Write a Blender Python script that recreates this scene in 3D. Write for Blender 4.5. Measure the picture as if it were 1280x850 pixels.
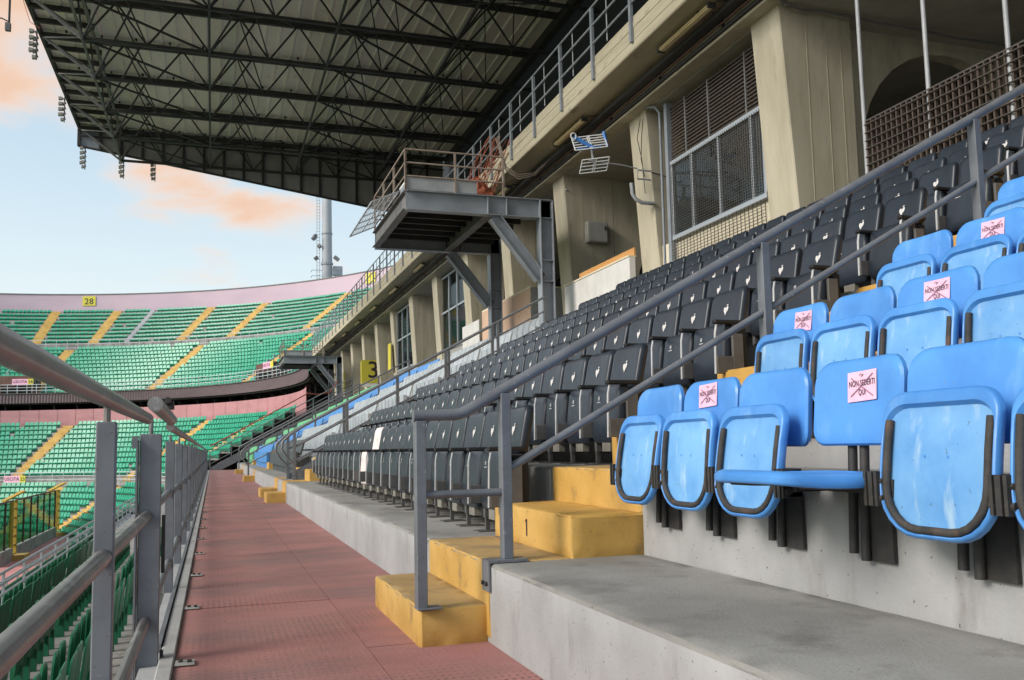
import bpy, bmesh, math, random
from mathutils import Vector, Matrix
random.seed(7)
R = math.radians
for o in list(bpy.data.objects):
    bpy.data.objects.remove(o, do_unlink=True)
scene = bpy.context.scene
COL = scene.collection

# ------------------------------------------------------------------ camera
# X points across the walkway to the stand, Y runs along the walkway, Z is up; the walkway lies at z = 0
cam_data = bpy.data.cameras.new('camera')
cam_data.sensor_width = 36.0
cam_data.lens = 1110.0 / 1280.0 * 36.0
cam_data.shift_y = 25.0 / 1280.0
cam_data.clip_start = 0.05
cam_data.clip_end = 4000.0
cam = bpy.data.objects.new('camera', cam_data)
COL.objects.link(cam)
YAW, PITCH, ROLL = R(18.65), R(5.56), R(-1.2)
_f = Vector((math.sin(YAW) * math.cos(PITCH), math.cos(YAW) * math.cos(PITCH), math.sin(PITCH)))
_r = Vector((math.cos(YAW), -math.sin(YAW), 0))
_u = _r.cross(_f)
_r2 = math.cos(ROLL) * _r + math.sin(ROLL) * _u
_u2 = -math.sin(ROLL) * _r + math.cos(ROLL) * _u
cam.matrix_world = Matrix(((_r2.x, _u2.x, -_f.x, 0), (_r2.y, _u2.y, -_f.y, 0), (_r2.z, _u2.z, -_f.z, 1.0), (0, 0, 0, 1)))
scene.camera = cam

# ------------------------------------------------------------------ sky and sun
SUN_EL, SUN_AZ = 31.0, 256.0            # degrees; azimuth clockwise from +Y (the sun stands over the pitch)
world = bpy.data.worlds.new('World')
scene.world = world
world.use_nodes = True
wn, wl = world.node_tree.nodes, world.node_tree.links
wn.clear()
w_out = wn.new('ShaderNodeOutputWorld')
w_bg = wn.new('ShaderNodeBackground')
w_bg.inputs['Strength'].default_value = 0.14
w_sky = wn.new('ShaderNodeTexSky')
w_sky.sky_type = 'NISHITA'
w_sky.sun_disc = False
w_sky.sun_elevation = R(SUN_EL)
w_sky.sun_rotation = R(SUN_AZ)
w_sky.air_density = 1.0
w_sky.dust_density = 2.5
w_sky.ozone_density = 1.2
# soft evening clouds: noise over the view direction
w_co = wn.new('ShaderNodeTexCoord')
w_sep = wn.new('ShaderNodeSeparateXYZ')
wl.new(w_co.outputs['Generated'], w_sep.inputs[0])
w_den = wn.new('ShaderNodeMath'); w_den.operation = 'ADD'; w_den.inputs[1].default_value = 0.22
wl.new(w_sep.outputs['Z'], w_den.inputs[0])
w_div = wn.new('ShaderNodeVectorMath'); w_div.operation = 'DIVIDE'
w_cmb = wn.new('ShaderNodeCombineXYZ')
for i in range(3):
    wl.new(w_den.outputs[0], w_cmb.inputs[i])
wl.new(w_co.outputs['Generated'], w_div.inputs[0])
wl.new(w_cmb.outputs[0], w_div.inputs[1])
w_map = wn.new('ShaderNodeMapping')
w_map.inputs['Location'].default_value = (3.15, 1.3, 0.0)
w_map.inputs['Scale'].default_value = (1.0, 1.0, 1.0)
wl.new(w_div.outputs[0], w_map.inputs[0])
w_no = wn.new('ShaderNodeTexNoise')
w_no.inputs['Scale'].default_value = 4.6
w_no.inputs['Detail'].default_value = 7.0
w_no.inputs['Roughness'].default_value = 0.5
w_no.inputs['Distortion'].default_value = 0.25
wl.new(w_map.outputs[0], w_no.inputs['Vector'])
def w_math(op, a, b=None):
    n_ = wn.new('ShaderNodeMath'); n_.operation = op
    for i_, v_ in enumerate((a, b)):
        if v_ is None: continue
        if isinstance(v_, (int, float)): n_.inputs[i_].default_value = v_
        else: wl.new(v_, n_.inputs[i_])
    return n_.outputs[0]
def w_range(v_, a, b, c=0.0, d=1.0):
    n_ = wn.new('ShaderNodeMapRange'); n_.interpolation_type = 'SMOOTHSTEP'
    for i_, q_ in enumerate((a, b, c, d)): n_.inputs[1 + i_].default_value = q_
    wl.new(v_, n_.inputs[0]); return n_.outputs[0]
# a thin high veil whitens the whole sky
w_veil = wn.new('ShaderNodeMix'); w_veil.data_type = 'RGBA'
wl.new(w_range(w_sep.outputs['Z'], 0.05, 0.42, 0.86, 0.56), w_veil.inputs[0])
wl.new(w_sky.outputs[0], w_veil.inputs[6])
w_vc = wn.new('ShaderNodeValToRGB')
w_vc.color_ramp.elements[0].position = .12; w_vc.color_ramp.elements[0].color = (3.1, 3.35, 3.3, 1)
w_vc.color_ramp.elements[1].position = .36; w_vc.color_ramp.elements[1].color = (2.15, 2.72, 2.82, 1)
wl.new(w_sep.outputs['Z'], w_vc.inputs[0])
wl.new(w_vc.outputs[0], w_veil.inputs[7])
def bank(centre, size):
    """one bank of cloud round a direction: 1 in its middle, 0 outside"""
    n_ = wn.new('ShaderNodeVectorMath'); n_.operation = 'SUBTRACT'; wl.new(w_co.outputs['Generated'], n_.inputs[0]); n_.inputs[1].default_value = centre
    m_ = wn.new('ShaderNodeVectorMath'); m_.operation = 'DIVIDE'; wl.new(n_.outputs[0], m_.inputs[0]); m_.inputs[1].default_value = size
    l_ = wn.new('ShaderNodeVectorMath'); l_.operation = 'LENGTH'; wl.new(m_.outputs[0], l_.inputs[0])
    return w_range(l_.outputs['Value'], 0.0, 1.0, 1.0, 0.0)
banks = None
for c_, s_, k0 in (((-.30, .88, .42), (.36, .9, .215), .50), ((-.045, .96, .274), (.11, .7, .046), .26), ((.055, .96, .258), (.11, .7, .040), .24), ((.0, .97, .213), (.07, .7, .022), .22), ((-.55, .8, .33), (.3, .7, .10), .3), ((.5, .75, .45), (.3, .7, .1), .3)):
    k_ = w_math('MULTIPLY', bank(c_, s_), k0)
    banks = k_ if banks is None else w_math('MAXIMUM', banks, k_)
w_den2 = w_math('ADD', banks, w_no.outputs['Fac'])
w_cov = w_range(w_den2, .54, .86, 0.0, .95)
w_cr = wn.new('ShaderNodeValToRGB')
w_cr.color_ramp.elements[0].position = 0.55
w_cr.color_ramp.elements[0].color = (3.2, 2.95, 2.75, 1)
w_cr.color_ramp.elements[1].position = 0.90
w_cr.color_ramp.elements[1].color = (3.2, 2.15, 1.55, 1)
e_ = w_cr.color_ramp.elements.new(0.74); e_.color = (3.35, 2.62, 2.2, 1)
wl.new(w_den2, w_cr.inputs[0])
w_mix = wn.new('ShaderNodeMix'); w_mix.data_type = 'RGBA'
wl.new(w_cov, w_mix.inputs[0])
wl.new(w_veil.outputs[2], w_mix.inputs[6])
wl.new(w_cr.outputs[0], w_mix.inputs[7])
wl.new(w_mix.outputs[2], w_bg.inputs['Color'])
wl.new(w_bg.outputs[0], w_out.inputs['Surface'])

sun_data = bpy.data.lights.new('sun', 'SUN')
sun_data.energy = 1.45
sun_data.angle = R(22.0)
sun_data.color = (1.0, 0.93, 0.84)
sun = bpy.data.objects.new('sun', sun_data)
COL.objects.link(sun)
_d = Vector((math.sin(R(SUN_AZ)) * math.cos(R(SUN_EL)), math.cos(R(SUN_AZ)) * math.cos(R(SUN_EL)), math.sin(R(SUN_EL))))
sun.rotation_euler = _d.to_track_quat('Z', 'Y').to_euler()
sun.location = (-40, 0, 40)

vs = scene.view_settings
vs.view_transform = 'Standard'
vs.look = 'None'
vs.exposure = 1.02
vs.gamma = 1.0
vs.use_curve_mapping = False
scene.render.engine = 'CYCLES'
scene.cycles.use_denoising = True
scene.cycles.max_bounces = 8
scene.cycles.diffuse_bounces = 5
scene.cycles.glossy_bounces = 3
scene.cycles.transparent_max_bounces = 8
scene.cycles.caustics_reflective = False
scene.cycles.caustics_refractive = False

# ------------------------------------------------------------------ materials
M = {}
def mat(name, col, rough=0.6, col2=None, scale=3.0, stretch=(1, 1, 1), lo=0.4, hi=0.65, detail=6.0, metallic=0.0, bump=0.0,
        bscale=60.0, rnd=0.0, spec=0.5, col3=None, scale3=25.0, lo3=0.58, hi3=0.66, stretch3=(1, 1, 1), coat=0.0, speck=None):
    m = bpy.data.materials.new(name)
    m.use_nodes = True
    n, l = m.node_tree.nodes, m.node_tree.links
    b = n['Principled BSDF']
    b.inputs['Roughness'].default_value = rough
    b.inputs['Metallic'].default_value = metallic
    b.inputs['Specular IOR Level'].default_value = spec
    if coat:
        b.inputs['Coat Weight'].default_value = coat
    b.inputs['Base Color'].default_value = (*col, 1)
    out = None
    geo = n.new('ShaderNodeNewGeometry')
    def noise(sc, st, det):
        mp = n.new('ShaderNodeMapping'); mp.inputs['Scale'].default_value = st
        l.new(geo.outputs['Position'], mp.inputs[0])
        t = n.new('ShaderNodeTexNoise'); t.inputs['Scale'].default_value = sc; t.inputs['Detail'].default_value = det
        t.inputs['Roughness'].default_value = 0.6
        l.new(mp.outputs[0], t.inputs['Vector'])
        return t
    def layer(prev, c, sc, st, a, bb, det):
        t = noise(sc, st, det)
        rp = n.new('ShaderNodeMapRange'); rp.inputs[1].default_value = a; rp.inputs[2].default_value = bb
        l.new(t.outputs['Fac'], rp.inputs[0])
        mx = n.new('ShaderNodeMix'); mx.data_type = 'RGBA'
        l.new(rp.outputs[0], mx.inputs[0])
        if prev is None:
            mx.inputs[6].default_value = (*col, 1)
        else:
            l.new(prev, mx.inputs[6])
        mx.inputs[7].default_value = (*c, 1)
        return mx.outputs[2]
    if col2:
        out = layer(None, col2, scale, stretch, lo, hi, detail)
    if col3:
        out = layer(out, col3, scale3, stretch3, lo3, hi3, 5.0)
    if speck:
        out = layer(out, speck, 55.0, (1, 1, 1), .70, .735, 2.0)
    if rnd:
        oi = n.new('ShaderNodeObjectInfo')
        hs = n.new('ShaderNodeHueSaturation')
        mr = n.new('ShaderNodeMapRange'); mr.inputs[3].default_value = 1.0 - rnd; mr.inputs[4].default_value = 1.0 + rnd
        l.new(oi.outputs['Random'], mr.inputs[0])
        l.new(mr.outputs[0], hs.inputs['Value'])
        if out is None:
            hs.inputs['Color'].default_value = (*col, 1)
        else:
            l.new(out, hs.inputs['Color'])
        out = hs.outputs[0]
    if out is not None:
        l.new(out, b.inputs['Base Color'])
    if bump:
        t = noise(bscale, (1, 1, 1), 4.0)
        bp = n.new('ShaderNodeBump'); bp.inputs['Strength'].default_value = bump; bp.inputs['Distance'].default_value = 0.01
        l.new(t.outputs['Fac'], bp.inputs['Height'])
        l.new(bp.outputs[0], b.inputs['Normal'])
    M[name] = m
    return m

mat('concrete_top', (.30, .295, .28), .85, (.205, .20, .19), 1.1, bump=.35, bscale=70, detail=9, col3=(.15, .145, .137), scale3=3.2, lo3=.54, hi3=.72, speck=(.06, .06, .057))
mat('concrete_face', (.37, .375, .38), .8, (.29, .295, .30), 1.8, (1, 1, .8), bump=.25, bscale=70, col3=(.22, .215, .21), scale3=5, stretch3=(1.2, 1.2, .35), lo3=.58, hi3=.76, speck=(.09, .088, .085))
mat('concrete_beige', (.49, .45, .355), .85, (.39, .355, .27), 1.3, (2.2, 2.2, .4), bump=.25, bscale=40, col3=(.29, .265, .205), scale3=3.5, stretch3=(1.6, 1.6, .3), lo3=.60, hi3=.76, speck=(.2, .18, .14))
mat('concrete_balcony', (.50, .46, .35), .85, (.40, .355, .26), 2.0, (1, .2, 3), bump=.2, bscale=40, col3=(.25, .215, .16), scale3=3, stretch3=(1, .6, 2), lo3=.60, hi3=.76)
mat('ceiling_paint', (.42, .40, .36), .9, (.33, .31, .27), 1.2)
mat('interior_shade', (.03, .027, .023), .95, (.02, .018, .016), 1.0)  # near-black: the shade inside bays and rooms is put into the colour
mat('white_wall', (.62, .62, .62), .8, (.52, .52, .51), 2.5, (1, 1, .5), bump=.08)
mat('pink_parapet', (.62, .43, .32), .8, (.54, .36, .265), 1.5, (1, 1, .4), bump=.08)
mat('cream_wall', (.74, .68, .54), .85, (.64, .58, .45), 2.0)
mat('orange_board', (.62, .33, .12), .6, (.5, .25, .08), 4, (1, .2, 1))
mat('yellow_paint', (.55, .34, .095), .62, (.47, .275, .06), 2.5, bump=.2, bscale=50, col3=(.24, .165, .08), scale3=5, lo3=.58, hi3=.78, speck=(.12, .10, .07))
mat('yellow_far', (.58, .39, .12), .7, (.44, .28, .075), 1.2)
mat('steel_paint', (.150, .162, .185), .42, (.112, .120, .138), 6, bump=.05, bscale=120, rnd=.05, col3=(.24, .25, .265), scale3=26, lo3=.64, hi3=.74, speck=(.10, .07, .05))
mat('steel_blue', (.26, .29, .335), .45, (.205, .23, .265), 2.0, bump=.05, col3=(.15, .145, .14), scale3=6, lo3=.64, hi3=.78)
mat('galvanised', (.24, .225, .22), .34, (.11, .095, .09), 5, (1, .5, 1), metallic=.55, bump=.06, bscale=80, col3=(.42, .41, .41), scale3=16, stretch3=(1, .35, 1), lo3=.58, hi3=.72)
mat('rail_metal', (.38, .40, .43), .45, (.30, .315, .34), 3)
mat('rusty_rail', (.33, .285, .25), .7, (.24, .18, .145), 5)
mat('dark_steel', (.022, .022, .024), .6, (.035, .034, .034), 1.5)
mat('grey_steel', (.16, .16, .165), .6, (.11, .11, .112), 1.5)
mat('roof_sheet', (.80, .75, .71), .75, (.70, .655, .61), .5, (1, .15, 1), col3=(.52, .49, .43), scale3=1.5, lo3=.60, hi3=.74)
mat('gable_panel', (.30, .29, .285), .7, (.22, .215, .21), .8)
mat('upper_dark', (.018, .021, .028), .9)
mat('blue_plastic', (.080, .285, .69), .36, (.058, .225, .59), 3.5, bump=.03, bscale=150, rnd=.07, col3=(.14, .345, .68), scale3=7, stretch3=(1, 1, .5), lo3=.56, hi3=.74, speck=(.12, .24, .42))
mat('blue_faded', (.17, .395, .715), .45, (.11, .315, .66), 5.0, bump=.05, bscale=120, rnd=.08, col3=(.33, .51, .70), scale3=16, stretch3=(1, 1, .25), lo3=.57, hi3=.72, speck=(.10, .2, .34))
mat('rusty_iron', (.050, .045, .042), .75, (.026, .025, .025), 14, bump=.35, bscale=160, col3=(.125, .066, .038), scale3=11, lo3=.56, hi3=.70)
mat('black_iron', (.024, .024, .026), .65, (.040, .036, .033), 20, bump=.2, bscale=140)
mat('black_leather', (.021, .028, .041), .36, (.016, .022, .033), 12, bump=.08, bscale=420, rnd=.16, spec=.45, col3=(.036, .042, .05), scale3=5, lo3=.60, hi3=.78)
mat('black_leather_dark', (.020, .023, .029), .5, bump=.10, bscale=420)
mat('black_rubber', (.008, .008, .009), .7)
mat('seat_metal', (.10, .098, .098), .5, (.075, .073, .072), 8, rnd=.06)
mat('seat_strip', (.50, .51, .53), .35, (.4, .41, .43), 8)
mat('seat_base', (.22, .21, .18), .6, (.16, .15, .13), 8)
mat('emblem_white', (.66, .64, .64), .5)
mat('pink_print', (.86, .62, .64), .6)
mat('white_cover', (.78, .70, .69), .6, (.70, .60, .60), 8)
mat('sticker_pink', (.80, .50, .64), .55, (.74, .44, .58), 15)
mat('ink', (.03, .02, .03), .6)
mat('cross_ink', (.26, .13, .20), .6)
mat('green_plastic', (.006, .135, .06), .45, (.004, .10, .045), 5, rnd=.12)
mat('green_far', (.014, .30, .175), .38, (.03, .37, .235), .9, lo=.42, hi=.62)
mat('grey_plastic', (.40, .44, .48), .45, (.33, .37, .41), 4, rnd=.08)
mat('darkgrey_plastic', (.06, .068, .08), .45, rnd=.1)
mat('pale_green_plastic', (.16, .50, .26), .45, (.12, .43, .21), 4, rnd=.1)
mat('pink_wall', (.47, .23, .245), .8, (.40, .19, .205), .35, (1, 1, 3))
mat('lilac_wall', (.55, .42, .50), .85, (.49, .37, .45), .12, (1, 1, 3))
mat('pink_path', (.56, .23, .21), .85, (.48, .19, .175), .4)
mat('fascia_metal', (.115, .078, .088), .6, (.085, .058, .066), .3, (1, 1, 3))
mat('concrete_far', (.36, .35, .33), .9, (.25, .24, .225), .6, (1, 1, 2))
mat('void_shade', (.010, .010, .010), .95)  # shade under the curved stand and in its exits, painted as near-black
mat('grass', (.13, .22, .065), .9, (.095, .18, .045), .3)
mat('sign_yellow', (.62, .54, .06), .6)
mat('sign_pink', (.82, .42, .58), .6)
mat('sign_white', (.8, .8, .8), .6)
mat('brown_wood', (.13, .06, .045), .7, (.09, .042, .032), 2, (1, 1, .3))
mat('cable_black', (.015, .013, .013), .6)
mat('cable_red', (.33, .07, .05), .6)
mat('cable_orange', (.42, .12, .06), .7, (.26, .07, .04), 9)
mat('tube_light', (.72, .60, .36), .45, (.64, .52, .30), 3)
mat('antenna_white', (.72, .74, .76), .5)
mat('antenna_blue', (.04, .19, .55), .45)
mat('cabinet_grey', (.33, .33, .31), .6, (.28, .28, .26), 3)
mat('gate_yellow', (.50, .33, .05), .6, (.40, .25, .04), 3)
mat('blind', (.42, .47, .49), .5)
mat('blind_bright', (.62, .74, .80), .5)
mat('wire', (.06, .045, .034), .7, (.04, .03, .024), 8)
mat('wire_light', (.07, .063, .056), .6)
mat('tower_grey', (.36, .38, .41), .6, (.28, .30, .33), .3)
mat('lamp_glass', (.30, .28, .25), .4)
mat('window_alu', (.40, .44, .49), .4, metallic=.3)

def glass_material(name, col, alpha_mix, rough=.05):
    m = bpy.data.materials.new(name); m.use_nodes = True
    n, l = m.node_tree.nodes, m.node_tree.links
    n.clear()
    o = n.new('ShaderNodeOutputMaterial'); mx = n.new('ShaderNodeMixShader')
    t = n.new('ShaderNodeBsdfTransparent'); t.inputs[0].default_value = (*col, 1)
    g = n.new('ShaderNodeBsdfGlossy'); g.inputs['Roughness'].default_value = rough; g.inputs[0].default_value = (.8, .85, .85, 1)
    mx.inputs[0].default_value = alpha_mix
    l.new(t.outputs[0], mx.inputs[1]); l.new(g.outputs[0], mx.inputs[2]); l.new(mx.outputs[0], o.inputs[0])
    M[name] = m
glass_material('barrier_glass', (.42, .60, .50), .24)
glass_material('window_glass', (.5, .56, .58), .13)

# walkway rubber: red mat with a fine grid of dark worn ribs that shows in patches
def rubber_material():
    m = mat('red_rubber', (.385, .175, .163), .8, (.315, .138, .128), 1.3, bump=.4, bscale=60, speck=(.11, .075, .07), rnd=.05)
    n, l = m.node_tree.nodes, m.node_tree.links
    b = n['Principled BSDF']
    prev = b.inputs['Base Color'].links[0].from_socket
    geo = n.new('ShaderNodeNewGeometry')
    def wave(axis, sc):
        w = n.new('ShaderNodeTexWave'); w.wave_type = 'BANDS'; w.bands_direction = axis
        w.inputs['Scale'].default_value = sc; w.inputs['Distortion'].default_value = 1.6; w.inputs['Detail'].default_value = 2; w.inputs['Detail Scale'].default_value = 3
        l.new(geo.outputs['Position'], w.inputs['Vector'])
        r = n.new('ShaderNodeMapRange'); r.inputs[1].default_value = .45; r.inputs[2].default_value = .8
        l.new(w.outputs['Fac'], r.inputs[0]); return r.outputs[0]
    wx, wy = wave('X', 9.2), wave('Y', 5.4)
    mul = n.new('ShaderNodeMath'); mul.operation = 'MULTIPLY'; l.new(wx, mul.inputs[0]); l.new(wy, mul.inputs[1])
    mp = n.new('ShaderNodeMapping'); mp.inputs['Scale'].default_value = (.55, 1.0, 1); l.new(geo.outputs['Position'], mp.inputs[0])
    t = n.new('ShaderNodeTexNoise'); t.inputs['Scale'].default_value = 1.5; t.inputs['Detail'].default_value = 5; l.new(mp.outputs[0], t.inputs['Vector'])
    r = n.new('ShaderNodeMapRange'); r.inputs[1].default_value = .47; r.inputs[2].default_value = .64; r.inputs[3].default_value = .03; r.inputs[4].default_value = .72; l.new(t.outputs['Fac'], r.inputs[0])
    f = n.new('ShaderNodeMath'); f.operation = 'MULTIPLY'; l.new(mul.outputs[0], f.inputs[0]); l.new(r.outputs[0], f.inputs[1])
    mx = n.new('ShaderNodeMix'); mx.data_type = 'RGBA'
    l.new(f.outputs[0], mx.inputs[0]); l.new(prev, mx.inputs[6]); mx.inputs[7].default_value = (.085, .055, .052, 1)
    # broad grey dirt
    t2 = n.new('ShaderNodeTexNoise'); t2.inputs['Scale'].default_value = .9; t2.inputs['Detail'].default_value = 8; t2.inputs['Roughness'].default_value = .7
    l.new(mp.outputs[0], t2.inputs['Vector'])
    r2 = n.new('ShaderNodeMapRange'); r2.inputs[1].default_value = .44; r2.inputs[2].default_value = .66; r2.inputs[4].default_value = .85; l.new(t2.outputs['Fac'], r2.inputs[0])
    mx2 = n.new('ShaderNodeMix'); mx2.data_type = 'RGBA'
    l.new(r2.outputs[0], mx2.inputs[0]); l.new(mx.outputs[2], mx2.inputs[6]); mx2.inputs[7].default_value = (.19, .125, .118, 1)
    l.new(mx2.outputs[2], b.inputs['Base Color'])
rubber_material()

mat('rail_far', (.56, .60, .64), .5, (.48, .52, .56), .5)
mat('grille_slat', (.075, .052, .040), .7, (.05, .036, .028), 4)

mat('paving', (.50, .49, .46), .9, (.42, .41, .385), .05)  # made paler than the other concrete to bounce light up to the roof

mat('yellow_tread', (.42, .285, .12), .75, (.32, .215, .095), 2.2, bump=.2, bscale=60, col3=(.19, .15, .10), scale3=4, lo3=.54, hi3=.74, speck=(.10, .085, .065))

# ------------------------------------------------------------------ helpers
def fin(me, name, m, smooth=None):
    if m:
        me.materials.append(M[m])
    if smooth is not None:
        for p in me.polygons:
            p.use_smooth = True
        me.set_sharp_from_angle(angle=R(smooth))
    return me

class MB:
    """collects vertices and faces of one mesh"""
    def __init__(s):
        s.v, s.f = [], []
    def add(s, vs_, fs_):
        n = len(s.v)
        s.v += [tuple(p) for p in vs_]
        s.f += [tuple(i + n for i in f) for f in fs_]
        return s
    def box(s, x0, x1, y0, y1, z0, z1):
        return s.add([(x0, y0, z0), (x1, y0, z0), (x1, y1, z0), (x0, y1, z0), (x0, y0, z1), (x1, y0, z1), (x1, y1, z1), (x0, y1, z1)],
                     [(3, 2, 1, 0), (4, 5, 6, 7), (0, 1, 5, 4), (1, 2, 6, 5), (2, 3, 7, 6), (3, 0, 4, 7)])
    def bar(s, p, q, w, h=None, up=(0, 0, 1)):
        """square bar from p to q"""
        h = h or w
        p, q = Vector(p), Vector(q)
        d = (q - p).normalized()
        u = Vector(up)
        if abs(d.dot(u)) > .98:
            u = Vector((0, 1, 0))
        a = d.cross(u).normalized() * (w / 2)
        b = a.cross(d).normalized() * (h / 2)
        vs_ = [p - a - b, p + a - b, p + a + b, p - a + b, q - a - b, q + a - b, q + a + b, q - a + b]
        return s.add(vs_, [(0, 1, 2, 3), (7, 6, 5, 4), (0, 4, 5, 1), (1, 5, 6, 2), (2, 6, 7, 3), (3, 7, 4, 0)])
    def tube(s, pts, r, n=8, caps=True):
        pts = [Vector(p) for p in pts]
        rings, ref = [], None
        for i, p in enumerate(pts):
            d = (pts[min(i + 1, len(pts) - 1)] - pts[max(i - 1, 0)]).normalized()
            if ref is None:
                ref = Vector((0, 0, 1)) if abs(d.z) < .9 else Vector((0, 1, 0))
            a = d.cross(ref).normalized(); b = a.cross(d).normalized(); ref = b
            rr = r[i] if isinstance(r, (list, tuple)) else r
            rings.append([p + a * math.cos(2 * math.pi * k / n) * rr + b * math.sin(2 * math.pi * k / n) * rr for k in range(n)])
        vs_ = [v for ring in rings for v in ring]
        fs_ = []
        for i in range(len(rings) - 1):
            for k in range(n):
                k2 = (k + 1) % n
                fs_.append((i * n + k, i * n + k2, (i + 1) * n + k2, (i + 1) * n + k))
        if caps:
            fs_.append(tuple(range(n))[::-1]); fs_.append(tuple((len(rings) - 1) * n + k for k in range(n)))
        return s.add(vs_, fs_)
    def prism(s, poly, a, b, axis='y'):
        """polygon in (x,z) extruded along y from a to b, or in (y,z) along x, or (x,y) along z"""
        n = len(poly)
        def P(u, w, t):
            return {'y': (u, t, w), 'x': (t, u, w), 'z': (u, w, t)}[axis]
        vs_ = [P(u, w, a) for u, w in poly] + [P(u, w, b) for u, w in poly]
        fs_ = [tuple(range(n)), tuple(range(2 * n - 1, n - 1, -1))]
        fs_ += [(i, (i + 1) % n + 0, (i + 1) % n + n, i + n)[::-1] for i in range(n)]
        return s.add(vs_, fs_)
    def mesh(s, name, m, smooth=None, bevel=0.0, seg=1):
        me = bpy.data.meshes.new(name)
        me.from_pydata(s.v, [], s.f)
        bm = bmesh.new(); bm.from_mesh(me)
        bmesh.ops.recalc_face_normals(bm, faces=bm.faces)
        if bevel:
            bmesh.ops.bevel(bm, geom=list(bm.edges), offset=bevel, segments=seg, affect='EDGES', clamp_overlap=True)
        bm.to_mesh(me); bm.free()
        return fin(me, name, m, smooth if smooth is not None else (35 if bevel else None))
    def build(s, name, m, parent=None, smooth=None, bevel=0.0, seg=1, loc=None):
        return link(name, s.mesh(name, m, smooth, bevel, seg), parent, loc)

def link(name, me, parent=None, loc=None, matrix=None):
    o = bpy.data.objects.new(name, me)
    COL.objects.link(o)
    if parent is not None:
        o.parent = parent
    if matrix is not None:
        o.matrix_local = matrix
    elif loc is not None:
        o.location = loc
    return o

def tag(o, label=None, cat=None, group=None, kind=None):
    if label: o['label'] = label
    if cat: o['category'] = cat
    if group: o['group'] = group
    if kind: o['kind'] = kind
    return o

def thing(name, label, cat, loc=(0, 0, 0), group=None):
    o = bpy.data.objects.new(name, None)
    o.empty_display_size = .1
    o.location = loc
    COL.objects.link(o)
    return tag(o, label, cat, group)

def structure(name, loc=(0, 0, 0)):
    o = bpy.data.objects.new(name, None)
    o.location = loc
    COL.objects.link(o)
    o['kind'] = 'structure'
    return o

def copy_tree(root, loc=None, rotz=None):
    c = root.copy(); COL.objects.link(c)
    if loc is not None: c.location = loc
    if rotz is not None: c.rotation_euler = (0, 0, rotz)
    for ch in root.children:
        k = ch.copy(); COL.objects.link(k); k.parent = c
        for g in ch.children:
            h = g.copy(); COL.objects.link(h); h.parent = k
    return c

_unit = {}
def beam(name, p, q, w, h, m, parent=None, up=(0, 0, 1), round_=False, base=(0, 0, 0)):
    """one straight member that shares a unit box or unit cylinder mesh"""
    key = (m, round_)
    if key not in _unit:
        b = MB()
        if round_:
            b.tube([(0, 0, -.5), (0, 0, .5)], .5, 10)
        else:
            b.box(-.5, .5, -.5, .5, -.5, .5)
        _unit[key] = b.mesh('member', m, 40 if round_ else None)
    p, q, o_ = Vector(p), Vector(q), Vector(base)
    d = q - p; L = d.length; d.normalize()
    u = Vector(up)
    if abs(d.dot(u)) > .98:
        u = Vector((0, 1, 0))
    a = d.cross(u).normalized(); b = a.cross(d).normalized()
    c = (p + q) / 2 - o_
    mx = Matrix(((a.x * w, b.x * h, d.x * L, c.x), (a.y * w, b.y * h, d.y * L, c.y), (a.z * w, b.z * h, d.z * L, c.z), (0, 0, 0, 1)))
    return link(name, _unit[key], parent, matrix=mx)

def rounded_rect(w, h, r, n=4):
    """closed outline in (y, z), centred, counter-clockwise; r = (bottom, top)"""
    rb, rt = r if isinstance(r, tuple) else (r, r)
    pts = []
    for cx, cz, a0, rr in ((w / 2 - rb, -h / 2 + rb, -90, rb), (w / 2 - rt, h / 2 - rt, 0, rt), (-w / 2 + rt, h / 2 - rt, 90, rt), (-w / 2 + rb, -h / 2 + rb, 180, rb)):
        for k in range(n + 1):
            a = R(a0 + 90 * k / n)
            pts.append((cx + rr * math.cos(a), cz + rr * math.sin(a)))
    return pts

def pad(outline, profile, fn=None, n_edge=3):
    """closed cushion: outline (y, z) repeated for each (scale, x) of the profile, closed at both ends"""
    pts = []
    n0 = len(outline)
    for i in range(n0):                                   # subdivide long straight edges
        p, q = outline[i], outline[(i + 1) % n0]
        L = math.hypot(q[0] - p[0], q[1] - p[1])
        k = n_edge if L > .12 else 1
        for j in range(k):
            pts.append((p[0] + (q[0] - p[0]) * j / k, p[1] + (q[1] - p[1]) * j / k))
    hy = max(abs(p[0]) for p in pts); hz = max(abs(p[1]) for p in pts)
    b = MB(); n = len(pts)
    V = []
    for pr in profile:                                    # inset in metres, depth, shift along z
        ins, x, dz = pr if len(pr) == 3 else (*pr, 0.0)
        for y, z in pts:
            V.append((x, y * (1 - ins / hy), z * (1 - (ins + abs(dz)) / hz) + dz))
    F = []
    for i in range(len(profile) - 1):
        for k in range(n):
            k2 = (k + 1) % n
            F.append((i * n + k, i * n + k2, (i + 1) * n + k2, (i + 1) * n + k))
    F.append(tuple(range(n))); F.append(tuple((len(profile) - 1) * n + k for k in range(n)))
    if fn:
        V = [fn(*v) for v in V]
    b.add(V, F)
    return b

_txt = {}
def text_mesh(s, size, m, extrude=0.0):
    key = (s, size, m)
    if key in _txt:
        return _txt[key]
    cu = bpy.data.curves.new('lettering', 'FONT')
    cu.body = s; cu.size = size; cu.align_x = 'CENTER'; cu.align_y = 'CENTER'; cu.extrude = extrude; cu.resolution_u = 3
    cu.offset = size * .006; cu.space_character = 1.06
    o = bpy.data.objects.new('lettering_tmp', cu); COL.objects.link(o)
    dg = bpy.context.evaluated_depsgraph_get(); dg.update()
    me = bpy.data.meshes.new_from_object(o.evaluated_get(dg))
    bpy.data.objects.remove(o, do_unlink=True)
    me.materials.clear(); me.materials.append(M[m])
    _txt[key] = me
    return me

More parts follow.
